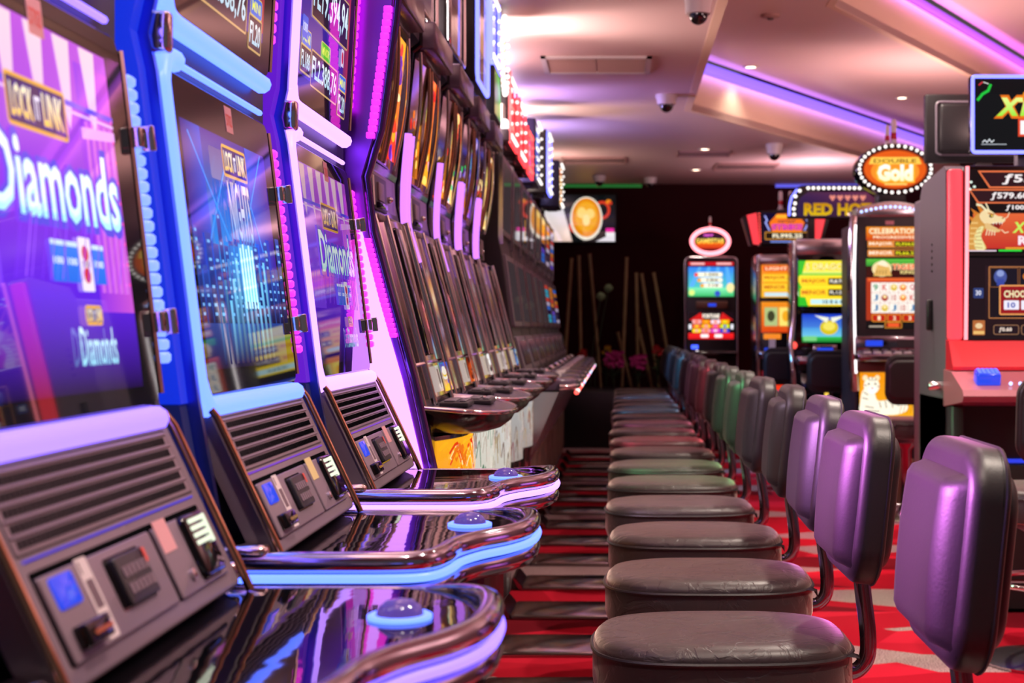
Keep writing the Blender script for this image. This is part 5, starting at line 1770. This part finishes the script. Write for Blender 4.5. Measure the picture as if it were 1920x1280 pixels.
cv.line([(0.115, 0.188), (0.085, 0.212), (0.060, 0.216)], 0.010, '#f8ecc0'); cv.line([(0.130, 0.188), (0.112, 0.220)], 0.007, '#f8ecc0')
cv.line([(0.212, 0.146), (0.236, 0.160), (0.245, 0.180)], 0.004, '#ffe8c0'); cv.line([(0.200, 0.100), (0.220, 0.085), (0.240, 0.09)], 0.004, '#ffe8c0')
for a in range(4):
    cv.line([(0.12 + a * 0.014, 0.100 - a * 0.002), (0.112 + a * 0.016, 0.075)], 0.005, '#f8e8c0')
cv.v = cv.v[:d0_] + [Vector((fu.o.x + (q_.x - fu.o.x) * 0.76, q_.y, fu.o.z + (q_.z - fu.o.z) * 0.94)) for q_ in cv.v[d0_:]]
for q in ((0.02, 0.30), (0.035, 0.28), (0.015, 0.27)):
    cv.ellipse(*q, 0.007, 0.006, '#e8fff0', n=8)
cv.rect(0.14, 0.0, 0.24, 0.008, '#30e040'); cv.rect(0.0, 0.0, 0.13, 0.006, '#e8d0e0')
cv.build('upper_screen', t)
fl_ = front(-0.270, -0.0315, 1.192)
cv = Canvas(fl_)
cv.rect(0, 0, 0.545, 0.352, '#1a0c12'); cv.grad(0.07, 0.02, 0.52, 0.32, '#200c10', '#28141c')
cv.frame(0.085, 0.09, 0.50, 0.315, 0.004, 0.003, '#d88a50', '#160d16')
for i in range(3):
    cv.frame(0.090 + i * 0.128, 0.225, 0.212 + i * 0.128, 0.310, 0.003, 0.002, '#a86838', '#14101e')
cv.ellipse(0.135, 0.27, 0.028, 0.032, '#4a58a0'); cv.ellipse(0.135, 0.285, 0.016, 0.014, '#90a0d8'); cv.rect(0.12, 0.232, 0.152, 0.26, '#3848a0')
cv.ellipse(0.272, 0.272, 0.040, 0.022, '#d87828'); cv.ellipse(0.262, 0.282, 0.02, 0.012, '#f0b050'); cv.ellipse(0.292, 0.262, 0.02, 0.012, '#f0a838'); cv.ellipse(0.40, 0.27, 0.03, 0.03, '#c84030')
cv.rrect(0.018, 0.178, 0.062, 0.222, 0.004, '#304078'); cv.text('30', 0.028, 0.190, 0.052, 0.212, '#f0f0ff', 0.02)
cv.frame(0.130, 0.105, 0.50, 0.235, 0.008, 0.006, '#f8a860', '#98141c'); cv.text('CHOOSE YOUR', 0.150, 0.180, 0.37, 0.212, '#ffe8b8', 0.04, out='#50080c')
for i, q in enumerate(('10', '20', '40', '80')):
    cv.rrect(0.150 + i * 0.075, 0.128, 0.216 + i * 0.075, 0.168, 0.004, '#f4f0ff'); cv.text(q, 0.166 + i * 0.075, 0.136, 0.200 + i * 0.075, 0.160, '#3848b0', 0.03)
cv.rrect(0.015, 0.018, 0.068, 0.082, 0.004, '#b86a38'); cv.ellipse(0.042, 0.058, 0.016, 0.012, '#f0d0a0'); cv.rect(0.018, 0.022, 0.065, 0.036, '#f0c070')
cv.frame(0.105, 0.020, 0.215, 0.062, 0.010, 0.002, '#c89068', '#201018'); cv.text('\u01920.60', 0.128, 0.030, 0.185, 0.052, '#ffe8d8', 0.03); cv.frame(0.225, 0.020, 0.40, 0.062, 0.010, 0.002, '#c89068', '#201018')
cv.build('lower_screen', t)
MB().box(-0.283, 0.283, -0.034, -0.03, 1.553, 1.565).build('screen_divider', 'black_plastic', t)
# red sloping panel, shelf and lit button block
b = MB()
def wedge(b, x0, x1, pts, mi=0):
    A = [(x0, y, z) for y, z in pts]; B = [(x1, y, z) for y, z in pts]; n = len(pts)
    b.add(A, [tuple(range(n))], mi); b.add(B, [tuple(range(n))[::-1]], mi)
    for i in range(n):
        j = (i + 1) % n
        b.add([A[i], B[i], B[j], A[j]], [(0, 1, 2, 3)], mi)
wedge(b, -hw, hw, [(0.02, 1.19), (-0.04, 1.185), (-0.12, 1.075), (-0.12, 1.06), (0.02, 1.06)])
b.build('red_panel', 'red_satin', t)
MB().slab(F((0.0, -0.113, 1.088), (1, 0, 0), (0, 0.588, 0.809)), rr(-0.02, 0.01, 0.28, 0.055, 0.004), 0, 0.004, 0.001).build('ticket_slot', 'black_gloss', t)
b = MB()
wedge(b, -hw - 0.01, hw + 0.01, [(0.02, 1.06), (-0.13, 1.055), (-0.34, 0.985), (-0.36, 0.96), (-0.34, 0.935), (0.02, 0.90)])
b.build('shelf', 'pink_satin', t)
fs_ = F((-0.30, -0.295, 1.0025), (1, 0, 0), (0, 0.949, 0.316))
bb = MB().slab(fs_, rr(0, 0, 0.10, 0.07, 0.008), 0, 0.05, 0.01).build('button_block', 'display_blue', t)
b = MB()
for r in range(3):
    for i in range(5):
        b.slab(F(fs_.p(0, 0, 0.05), fs_.u, fs_.v), rr(0.008 + i * 0.018, 0.008 + r * 0.02, 0.022 + i * 0.018, 0.022 + r * 0.02, 0.002), 0, 0.003, 0.001)
for i in range(5):
    b.ball((-0.29 + i * 0.02, -0.297, 1.036), 0.007, n=8)
b.build('lit_buttons', 'led_bluedot', bb)
b = MB()
for i in range(7):
    b.ball((-0.16 + i * 0.04, -0.30, 1.010), 0.008, n=8)
b.build('small_keys', 'bulb_blue', t)
MB().box(-hw, hw, 0.0, 0.58, 0.02, 0.93).build('lower_body', 'black_plastic', t)
for s in (-1, 1):
    MB().rbox((s * (hw - 0.03), -0.04, 0.46), (0.06, 0.10, 0.90), 0.012).build('leg_post', 'grey_dark', t)
MB().box(-hw + 0.06, hw - 0.06, -0.02, -0.004, 0.655, 0.672).build('blue_line', 'led_frame_blue', t)
bpy.data.objects['blue_line'].active_material = mat('blue_line_glow', C('#101030'), 0.4, emit=(0.02, 0.05, 0.8))
MB().rbox((0, 0.0, 0.58), (0.60, 0.05, 0.14), 0.01).build('foot_door', 'grey_dark', t)
MB().lathe([(0.0, 0), (0.02, 0), (0.02, 0.05), (0.012, 0.06), (0, 0.06)], (0, 0, 0), 12, X=Matrix.Translation((-hw + 0.0, 0.10, 0.985)) @ Matrix.Rotation(-PI / 2, 4, 'Y')).build('side_lock', 'chrome', t)
# monitor on a short neck
MB().rbox((0.02, 0.12, 1.98), (0.10, 0.06, 0.10), 0.008).build('neck', 'grey_satin', t)
fm = front(-0.255, 0.0, 1.998)
mo = MB().slab(F(fm.p(0, 0, -0.05), fm.u, fm.v), rr(0, 0, 0.60, 0.345, 0.012), 0, 0.05, 0.006).build('top_monitor', 'black_gloss', t)
MB().tube([fm.p(a, b_, 0.0) for a, b_ in rr(0.008, 0.008, 0.592, 0.337, 0.012)], 0.008, 8, closed=True).build('light_frame', 'led_frame_blue', mo)
cv = Canvas(F(fm.p(0, 0, 0.0012), fm.u, fm.v))
cv.rect(0.018, 0.018, 0.582, 0.327, '#0a1012')
cv.text('XTREME', 0.110, 0.165, 0.50, 0.245, '#a0f040', 0.05, out='#f07818', ow=0.14, top='#f0ff90', shear=0.25)
cv.text('RED', 0.215, 0.085, 0.40, 0.145, '#ffffff', 0.05, out='#e84828', ow=0.16)
cv.frame(0.225, 0.22, 0.32, 0.275, 0.02, 0.014, '#f09020', '#0a1012')
cv.line([(0.03, 0.235), (0.05, 0.26), (0.075, 0.275), (0.085, 0.30)], 0.012, '#20c840'); cv.line([(0.035, 0.30), (0.05, 0.312)], 0.006, '#d83040'); cv.line([(0.055, 0.312), (0.075, 0.305)], 0.004, '#e8f0e8')
cv.rect(0.045, 0.040, 0.155, 0.043, '#c8d0d8'); cv.line([(0.05, 0.05), (0.06, 0.06), (0.07, 0.05), (0.08, 0.064), (0.09, 0.05), (0.10, 0.06)], 0.004, '#e8eef4')
cv.build('screen', mo)

# dark monitor seen from behind, belonging to the row beyond
t = thing('back_monitor', 'dark monitor seen from behind, left of the blue framed one', 'monitor', (1.86, 7.62, 1.9155))
mb_ = MB().rbox((0, 0, 0.34), (0.60, 0.05, 0.35), 0.008)
mb_.rbox((0, -0.035, 0.34), (0.46, 0.03, 0.25), 0.02)
mb_.build('casing', 'black_plastic', t)
MB().tube([(a, -0.027, 0.34 + b) for a, b in rr(-0.245, -0.135, 0.245, 0.135, 0.02)], 0.006, 6, closed=True).build('rear_lip', 'grey_satin', t)
MB().rbox((0, 0.0, 0.085), (0.09, 0.05, 0.17), 0.008).build('neck', 'grey_dark', t)
t = thing('back_cabinet', 'grey machine cabinet behind the red lit one, carrying the dark monitor', 'slot machine', (1.88, 7.62, 0))
MB().rbox((0, 0, 0.955), (0.64, 0.56, 1.91), 0.02).build('cabinet', 'grey_satin', t)
MB().rbox((0, 0.285, 1.5), (0.54, 0.02, 0.66), 0.006).build('screen', 'glass_dark', t)

# --- green and yellow machine under the arched sign
t = thing('slot_machine', 'slot machine with yellow and green screens below the arched bulb sign', 'slot machine', (1.70, 12.2, 0))
hw = 0.275
MB().rbox((0, 0.22, 0.98), (2 * hw, 0.40, 1.96), 0.02).build('cabinet', 'cabinet_gloss', t)
for s in (-1, 1):
    pr = smooth_path([(s * 0.272, -0.06, 0.55), (s * 0.285, -0.10, 0.85), (s * 0.300, -0.06, 1.10), (s * 0.272, -0.01, 1.35), (s * 0.268, -0.005, 1.95)], 4)
    MB().tube(pr, 0.022, 8).build('side_trim', 'chrome', t)
MB().rbox((0, 0.01, 1.90), (0.52, 0.06, 0.14), 0.02).build('brow', 'chrome_soft', t)
MB().rbox((0, -0.002, 1.45), (0.50, 0.05, 0.78), 0.01).build('screen_housing', 'black_gloss', t)
cv = Canvas(front(-0.235, -0.0285, 1.42), 1.2)
cv.grad(0, 0, 0.46, 0.37, '#f4d820', '#f8e840'); cv.poly([(0, 0), (0.08, 0), (0.03, 0.15), (0, 0.2)], '#30b828'); cv.grad(0.02, 0.25, 0.46, 0.285, '#48c030', '#f8f080')
cv.poly([(0, 0.37), (0.06, 0.37), (0.03, 0.26), (0, 0.24)], '#3ab82c')
cv.text('5 DRAGONS', 0.06, 0.295, 0.45, 0.35, '#fff4a0', 0.03, out='#a87808')
jackpot_rows(cv, 0.015, 0.065, 0.455, 0.245, [('MAJOR', 'FL8.780,71'), ('MINOR', 'FL.1.277,11')], '#f8d028', '#c85a20', '#fff8e8')
cv.rect(0.10, 0.015, 0.45, 0.055, '#bfe8f0'); cv.text('10 8 6 4', 0.20, 0.02, 0.36, 0.05, '#203010', 0.02)
cv.build('upper_screen', t)
cv = Canvas(front(-0.205, -0.0285, 1.125), 1.1)
cv.grad(0, 0, 0.42, 0.23, '#60a8e8', '#1838c8'); cv.grad(0, 0, 0.42, 0.045, '#187830', '#30c050'); cv.grad(0, 0.045, 0.42, 0.12, '#70c8e8', '#4898e0')
cv.ellipse(0.22, 0.12, 0.075, 0.06, '#d8c020', n=20); cv.ellipse(0.22, 0.13, 0.05, 0.035, '#f0e060', n=18); cv.poly([(0.10, 0.22), (0.20, 0.16), (0.22, 0.20)], '#f0f4e0'); cv.poly([(0.36, 0.22), (0.25, 0.16), (0.23, 0.20)], '#f0f4e0')
cv.rrect(0.01, 0.01, 0.12, 0.05, 0.01, '#78d080')
cv.build('lower_screen', t)
MB().rbox((0, -0.12, 0.98), (0.54, 0.26, 0.07), 0.02).build('button_deck', 'dark_chrome', t)
MB().rbox((-0.02, -0.02, 1.06), (0.20, 0.05, 0.09), 0.008).build('bill_panel', 'dark_chrome', t)
MB().slab(front(-0.085, -0.046, 1.03), rr(0, 0, 0.13, 0.05, 0.004), 0, 0.003).build('blue_display', 'display_blue', t)
MB().ball((-0.275, -0.03, 1.10), 0.03, n=10).build('red_lamp', 'bulb_red_soft', t)
MB().slab(front(-0.02, -0.01, 0.60), rr(0, 0, 0.03, 0.14, 0.01), 0, 0.02).build('yellow_light', 'lamp_yellow', t)
MB().rbox((0, 0.0, 0.72), (0.46, 0.04, 0.34), 0.02).build('belly', 'black_gloss', t)
# arched sign
arch = [(-0.31, 0.0), (0.46, 0.0), (0.46, 0.22)] + [(0.46 - 0.12 * math.cos(PI / 2 * (1 - i / 6)) * 0 - 0.0, 0.22) for i in range(0)] + \
       [(0.34 + 0.12 * math.cos(math.radians(a)), 0.15 + 0.12 * math.sin(math.radians(a))) for a in range(0, 91, 15)] + \
       [(-0.17 + 0.14 * math.cos(math.radians(a)), 0.13 + 0.14 * math.sin(math.radians(a))) for a in range(90, 181, 15)]
sf = F((0.0, 0.02, 2.14), (1, 0, 0), (0, 0, 1))
sg = MB().slab(sf, arch, -0.12, 0.0, 0.008).build('arched_sign', 'black_plastic', t)
cv = Canvas(F(sf.p(0, 0, 0.0012), sf.u, sf.v))
cv.poly([(-0.24, 0.012), (0.40, 0.012), (0.40, 0.16), (0.33, 0.215), (-0.15, 0.215), (-0.21, 0.17), (-0.24, 0.10)], ['#302048', '#4a2030', '#5a2040', '#6a3050', '#4a2848', '#382050', '#302048'])
cv.text('RED HOT', -0.185, 0.02, 0.37, 0.125, '#e8c010', 0.05, top='#c88808')
for i in range(5):
    x = 0.05 + i * 0.062
    cv.poly([(x, 0.138), (x + 0.026, 0.172), (x + 0.018, 0.190), (x, 0.182), (x - 0.018, 0.190), (x - 0.026, 0.172)], '#f09080')
cv.build('sign_face', sg)
bulbs([sf.p(a, b_, 0.010) for a, b_ in ([(-0.265, 0.03), (-0.268, 0.075), (-0.258, 0.12)] + [(-0.165 + 0.095 * math.cos(math.radians(a)), 0.145 + 0.095 * math.sin(math.radians(a))) for a in (160, 125)] + [(-0.15 + i * 0.042, 0.245) for i in range(13)])], 0.014, t)
MB().tube([sf.p(a, b_, 0.004) for a, b_ in [(-0.305, 0.02), (-0.303, 0.10), (-0.285, 0.17), (-0.24, 0.235)]], 0.009, 8).build('neon_edge', 'led_frame_blue', sg)
for x in (-0.12, 0.25):
    MB().box(x - 0.03, x + 0.03, 0.05, 0.09, 1.955, 2.145).build('sign_post', 'black_plastic', t)

# --- orange machine with the flared lit topper
t = thing('slot_machine', 'slot machine with orange screens and a flared topper with red wings', 'slot machine', (1.53, 13.6, 0))
hw = 0.27
MB().rbox((0, 0.32, 0.96), (2 * hw, 0.60, 1.92), 0.02).build('cabinet', 'cabinet_gloss', t)
for s in (-1, 1):
    MB().tube([(s * 0.262, -0.01, 0.6), (s * 0.266, -0.02, 1.2), (s * 0.262, -0.01, 1.90)], 0.018, 8).build('side_trim', 'chrome', t)
MB().rbox((0, 0.01, 1.865), (0.52, 0.06, 0.10), 0.02).build('brow', 'chrome_soft', t)
cv = Canvas(front(-0.23, 0.018, 1.52), 1.15)
cv.grad(0, 0, 0.46, 0.30, '#f0b020', '#f07818'); cv.rrect(0.02, 0.24, 0.44, 0.285, 0.004, '#e05828'); cv.text('LIGHTNING', 0.04, 0.25, 0.42, 0.278, '#ffe8c0', 0.02)
jackpot_rows(cv, 0.015, 0.05, 0.445, 0.22, [('MAJOR', '2.344'), ('MINOR', '188')], '#f8c830', '#c85018', '#f8f0d0'); cv.rect(0.03, 0.01, 0.30, 0.045, '#c8e0e8')
cv.build('upper_screen', t)
cv = Canvas(front(-0.23, 0.018, 1.20), 1.1)
cv.grad(0, 0, 0.46, 0.28, '#d84010', '#f09020')
for i in range(3):
    cv.rect(0.03 + i * 0.135, 0.06, 0.15 + i * 0.135, 0.23, ['#b0c080', '#f8e070', '#d0d8a0'][i]); cv.ellipse(0.09 + i * 0.135, 0.15, 0.035, 0.05, ['#404028', '#f0a820', '#806030'][i])
cv.rrect(0.02, -0.06, 0.18, -0.01, 0.01, '#f08828')
cv.build('lower_screen', t)
MB().rbox((0, -0.10, 1.00), (0.54, 0.24, 0.07), 0.02).build('button_deck', 'dark_chrome', t)
MB().slab(front(-0.16, 0.018, 1.05), rr(0, 0, 0.06, 0.09, 0.004), 0, 0.004).build('paper_label', 'white_paper', t)
MB().slab(front(-0.20, 0.018, 1.03), rr(0, 0, 0.04, 0.03, 0.004), 0, 0.004).build('blue_display', 'display_blue', t)
cv = Canvas(front(-0.22, 0.018, 0.55), 1.1)
cv.grad(0, 0, 0.44, 0.30, '#2050a0', '#c02010'); cv.poly([(p.x, p.y) for p in smooth_path([(0.01, 0.28, 0), (0.05, 0.16, 0), (0.16, 0.12, 0), (0.40, 0.14, 0), (0.40, 0.20, 0), (0.14, 0.20, 0)], 3, True)], '#f03818')
cv.rect(0.20, 0.13, 0.43, 0.19, '#f8d020'); cv.rect(0.10, 0.03, 0.42, 0.08, '#3060d8')
cv.build('belly_glass', t)
tp = MB().slab(F((0, 0.30, 2.00), (1, 0, 0), (0, 0, 1)), [(-0.235, 0), (0.235, 0), (0.26, 0.30), (0.0, 0.325), (-0.26, 0.30)], 0, 0.32, 0.01).build('topper', 'black_plastic', t)
for s in (-1, 1):
    w_ = MB().slab(F((0, 0.20, 2.00), (1, 0, 0), (0, 0, 1)), [(s * 0.245, 0.01), (s * 0.30, 0.02), (s * 0.36, 0.27), (s * 0.275, 0.29)][::s], 0, 0.20, 0.004)
    w_.build('red_wing', 'led_redwing', tp)
    MB().slab(F((0, 0.24, 2.00), (1, 0, 0), (0, 0, 1)), [(s * 0.30, 0.0), (s * 0.325, 0.0), (s * 0.40, 0.25), (s * 0.36, 0.28)][::s], 0, 0.20, 0.004).build('outer_wing', 'black_plastic', tp)
cv = Canvas(F((0, -0.0212, 2.00), (1, 0, 0), (0, 0, 1)), 1.2)
cv.poly([(-0.21, 0.03), (0.21, 0.03), (0.225, 0.285), (-0.225, 0.285)], '#10082a')
cv.poly([(-0.13, 0.10), (0.13, 0.10), (0.16, 0.20), (0.09, 0.28), (-0.09, 0.28), (-0.16, 0.20)], '#f07018'); cv.rect(-0.10, 0.24, 0.10, 0.27, '#f8b030')
cv.text('STRIKE', -0.14, 0.135, 0.14, 0.185, '#f048a0', 0.03, out='#5020a0'); cv.text('INSTANT', -0.08, 0.198, 0.08, 0.222, '#301040', 0.02)
cv.frame(-0.20, 0.045, 0.20, 0.115, 0.006, 0.006, '#e8a030', '#20140c'); cv.text('FL995.25', -0.13, 0.06, 0.14, 0.098, '#fff0d0', 0.03)
for s in (-1, 1):
    cv.line([(s * 0.20, 0.26), (s * 0.18, 0.22), (s * 0.195, 0.20), (s * 0.16, 0.13)], 0.012, '#a8b0ff')
cv.rect(-0.15, 0.02, 0.15, 0.03, '#8098f0')
cv.build('topper_face', tp)
for q, r in (((0.24, 0), 1), ((-0.24, 0), 1)):
    bulbs([(q[0] + r * 0.0 + (0.012 if q[0] > 0 else -0.012) * (i / 9), -0.024, 2.03 + 0.25 * i / 9) for i in range(10)], 0.006, t, 'bulb_red')
for x in (-0.045, 0.045):
    candle(t, x, 0.10, 2.325, 0.85)

# --- small machine by the back wall with the ring sign
t = thing('slot_machine', 'slim dark slot machine by the back wall with a pink ring sign on top', 'slot machine', (0.935, 15.1, 0))
MB().rbox((0, 0.30, 0.98), (0.54, 0.56, 1.96), 0.02).build('cabinet', 'black_plastic', t)
MB().tube([(a, 0.012, b_) for a, b_ in rr(-0.265, 0.30, 0.265, 1.955, 0.05)], 0.012, 8, closed=True).build('front_trim', 'chrome_soft', t)
cv = Canvas(front(-0.225, 0.016, 1.56), 1.25)
cv.rect(-0.005, 0.315, 0.455, 0.35, '#c01020'); cv.rect(0.02, 0.322, 0.16, 0.342, '#f8b8b8'); cv.rect(0.28, 0.322, 0.43, 0.342, '#f8b8b8')
cv.grad(-0.005, 0, 0.455, 0.30, '#58d8a0', '#3078e8'); cv.grad(-0.005, 0, 0.455, 0.09, '#30b060', '#80e8b0')
for a in range(4):
    cv.poly([(0.10 + a * 0.09, 0.30), (0.13 + a * 0.09, 0.30), (0.05 + a * 0.13, 0.1), (0.0 + a * 0.13, 0.1)], '#58a8f0')
for i, v_ in enumerate(('1.502', '186', '118')):
    y = 0.20 - i * 0.055
    cv.rrect(0.08 + i * 0.03, y, 0.34, y + 0.045, 0.015, '#f4f0d8'); cv.text(v_, 0.16 + i * 0.02, y + 0.012, 0.30, y + 0.034, '#302010', 0.04)
    cv.ellipse(0.075 + i * 0.03, y + 0.02, 0.02, 0.02, '#f04830' if i == 0 else '#f0a030', n=12)
cv.ellipse(0.42, 0.09, 0.04, 0.05, '#f0e0a0', n=12); cv.ellipse(0.29, 0.03, 0.03, 0.03, '#3050c0', n=12); cv.ellipse(0.03, 0.04, 0.03, 0.03, '#d8f080', n=12)
cv.build('upper_screen', t)
MB().rbox((0.01, 0.012, 1.475), (0.32, 0.02, 0.075), 0.015).build('bill_panel', 'brown_panel', t)
MB().slab(front(-0.03, 0.001, 1.46), rr(0, 0, 0.08, 0.03, 0.006), 0, 0.003).build('blue_display', 'display_blue', t)
cv = Canvas(front(-0.225, 0.016, 1.12), 1.25)
cv.rect(-0.005, 0, 0.455, 0.29, '#180a10'); cv.grad(-0.005, 0.01, 0.455, 0.07, '#d01018', '#e82020'); cv.poly([(0, 0.20), (0.12, 0.28), (0.16, 0.20)], '#c81818'); cv.poly([(0.45, 0.20), (0.34, 0.28), (0.30, 0.20)], '#c81818')
cv.text('FORTUNE', 0.14, 0.22, 0.31, 0.265, '#fff0e0', 0.04)
cc = [['#f0a0a0', '#f08010', '#f8d8e8', '#f8a010'], ['#f06030', '#f8b020', '#f87030', '#d0e020'], ['#f8d020', '#f890a0', '#e040c0', '#3040d0']]
for r in range(3):
    for c in range(4):
        cv.rrect(0.035 + c * 0.095, 0.165 - r * 0.045, 0.125 + c * 0.095, 0.205 - r * 0.045, 0.008, cc[r][c]); cv.ellipse(0.08 + c * 0.095, 0.185 - r * 0.045, 0.02, 0.012, cc[(r + 1) % 3][c], n=10)
cv.rrect(0.12, 0.025, 0.20, 0.06, 0.01, '#f8f0f0'); cv.rrect(0.26, 0.025, 0.34, 0.06, 0.01, '#f8f0f0'); cv.rect(0.0, 0.11, 0.025, 0.16, '#f0f0f8'); cv.rect(0.425, 0.11, 0.45, 0.16, '#f0f0f8')
cv.build('lower_screen', t)
MB().rbox((0, -0.08, 0.98), (0.50, 0.22, 0.06), 0.02).build('button_deck', 'black_gloss', t)
MB().slab(front(-0.20, 0.016, 1.03), rr(0, 0, 0.07, 0.04, 0.004), 0, 0.006).build('blue_light', 'led_bluedot', t)
MB().ball((-0.14, 0.01, 1.0), 0.018, n=8).build('white_lamp', 'bulb_white', t)
rg = F((0, 0.14, 2.125), (1, 0, 0), (0, 0, 1))
sg = MB().slab(rg, ell(0, 0, 0.20, 0.138, 32), -0.10, -0.01, 0.008).build('ring_sign', 'black_plastic', t)
MB().tube([rg.p(a, b_, 0.0) for a, b_ in ell(0, 0, 0.188, 0.125, 36)], 0.022, 8, closed=True).build('neon_ring', 'neon_pinkring', sg)
cv = Canvas(F(rg.p(0, 0, -0.008), rg.u, rg.v), 1.3)
cv.ellipse(0, 0, 0.17, 0.11, '#3a0a10', n=32); cv.grad(-0.14, -0.075, 0.14, -0.01, '#c02010', '#e06010'); cv.rect(-0.12, 0.045, 0.12, 0.062, '#201030')
cv.text('GAMESTAR', -0.148, -0.022, 0.148, 0.030, '#f8b020', 0.04, top='#f8e070'); cv.text('super', -0.07, 0.045, 0.03, 0.075, '#f060e0', 0.03, shear=0.2)
cv.build('sign_face', sg)
candle(t, 0.0, 0.18, 2.262, 0.6)

# --- stools of the right-hand machines
s0 = stool('stool', 'dark round-backed stool in front of the tiger machine', (1.87, 9.72, 0), -PI / 2, plate=False, ring=False)
s1 = stool('stool', 'dark stool at the right edge with chrome foot ring, before the red lit machine', (1.59, 5.55, 0), -PI / 2, plate=False, ring=True)
dup(s0, (1.60, 11.5, 0), -PI / 2, 'dark stool in front of the green and yellow screens')
dup(s0, (1.42, 13.06, 0), -PI / 2, 'dark stool in front of the orange machine with the flared topper')
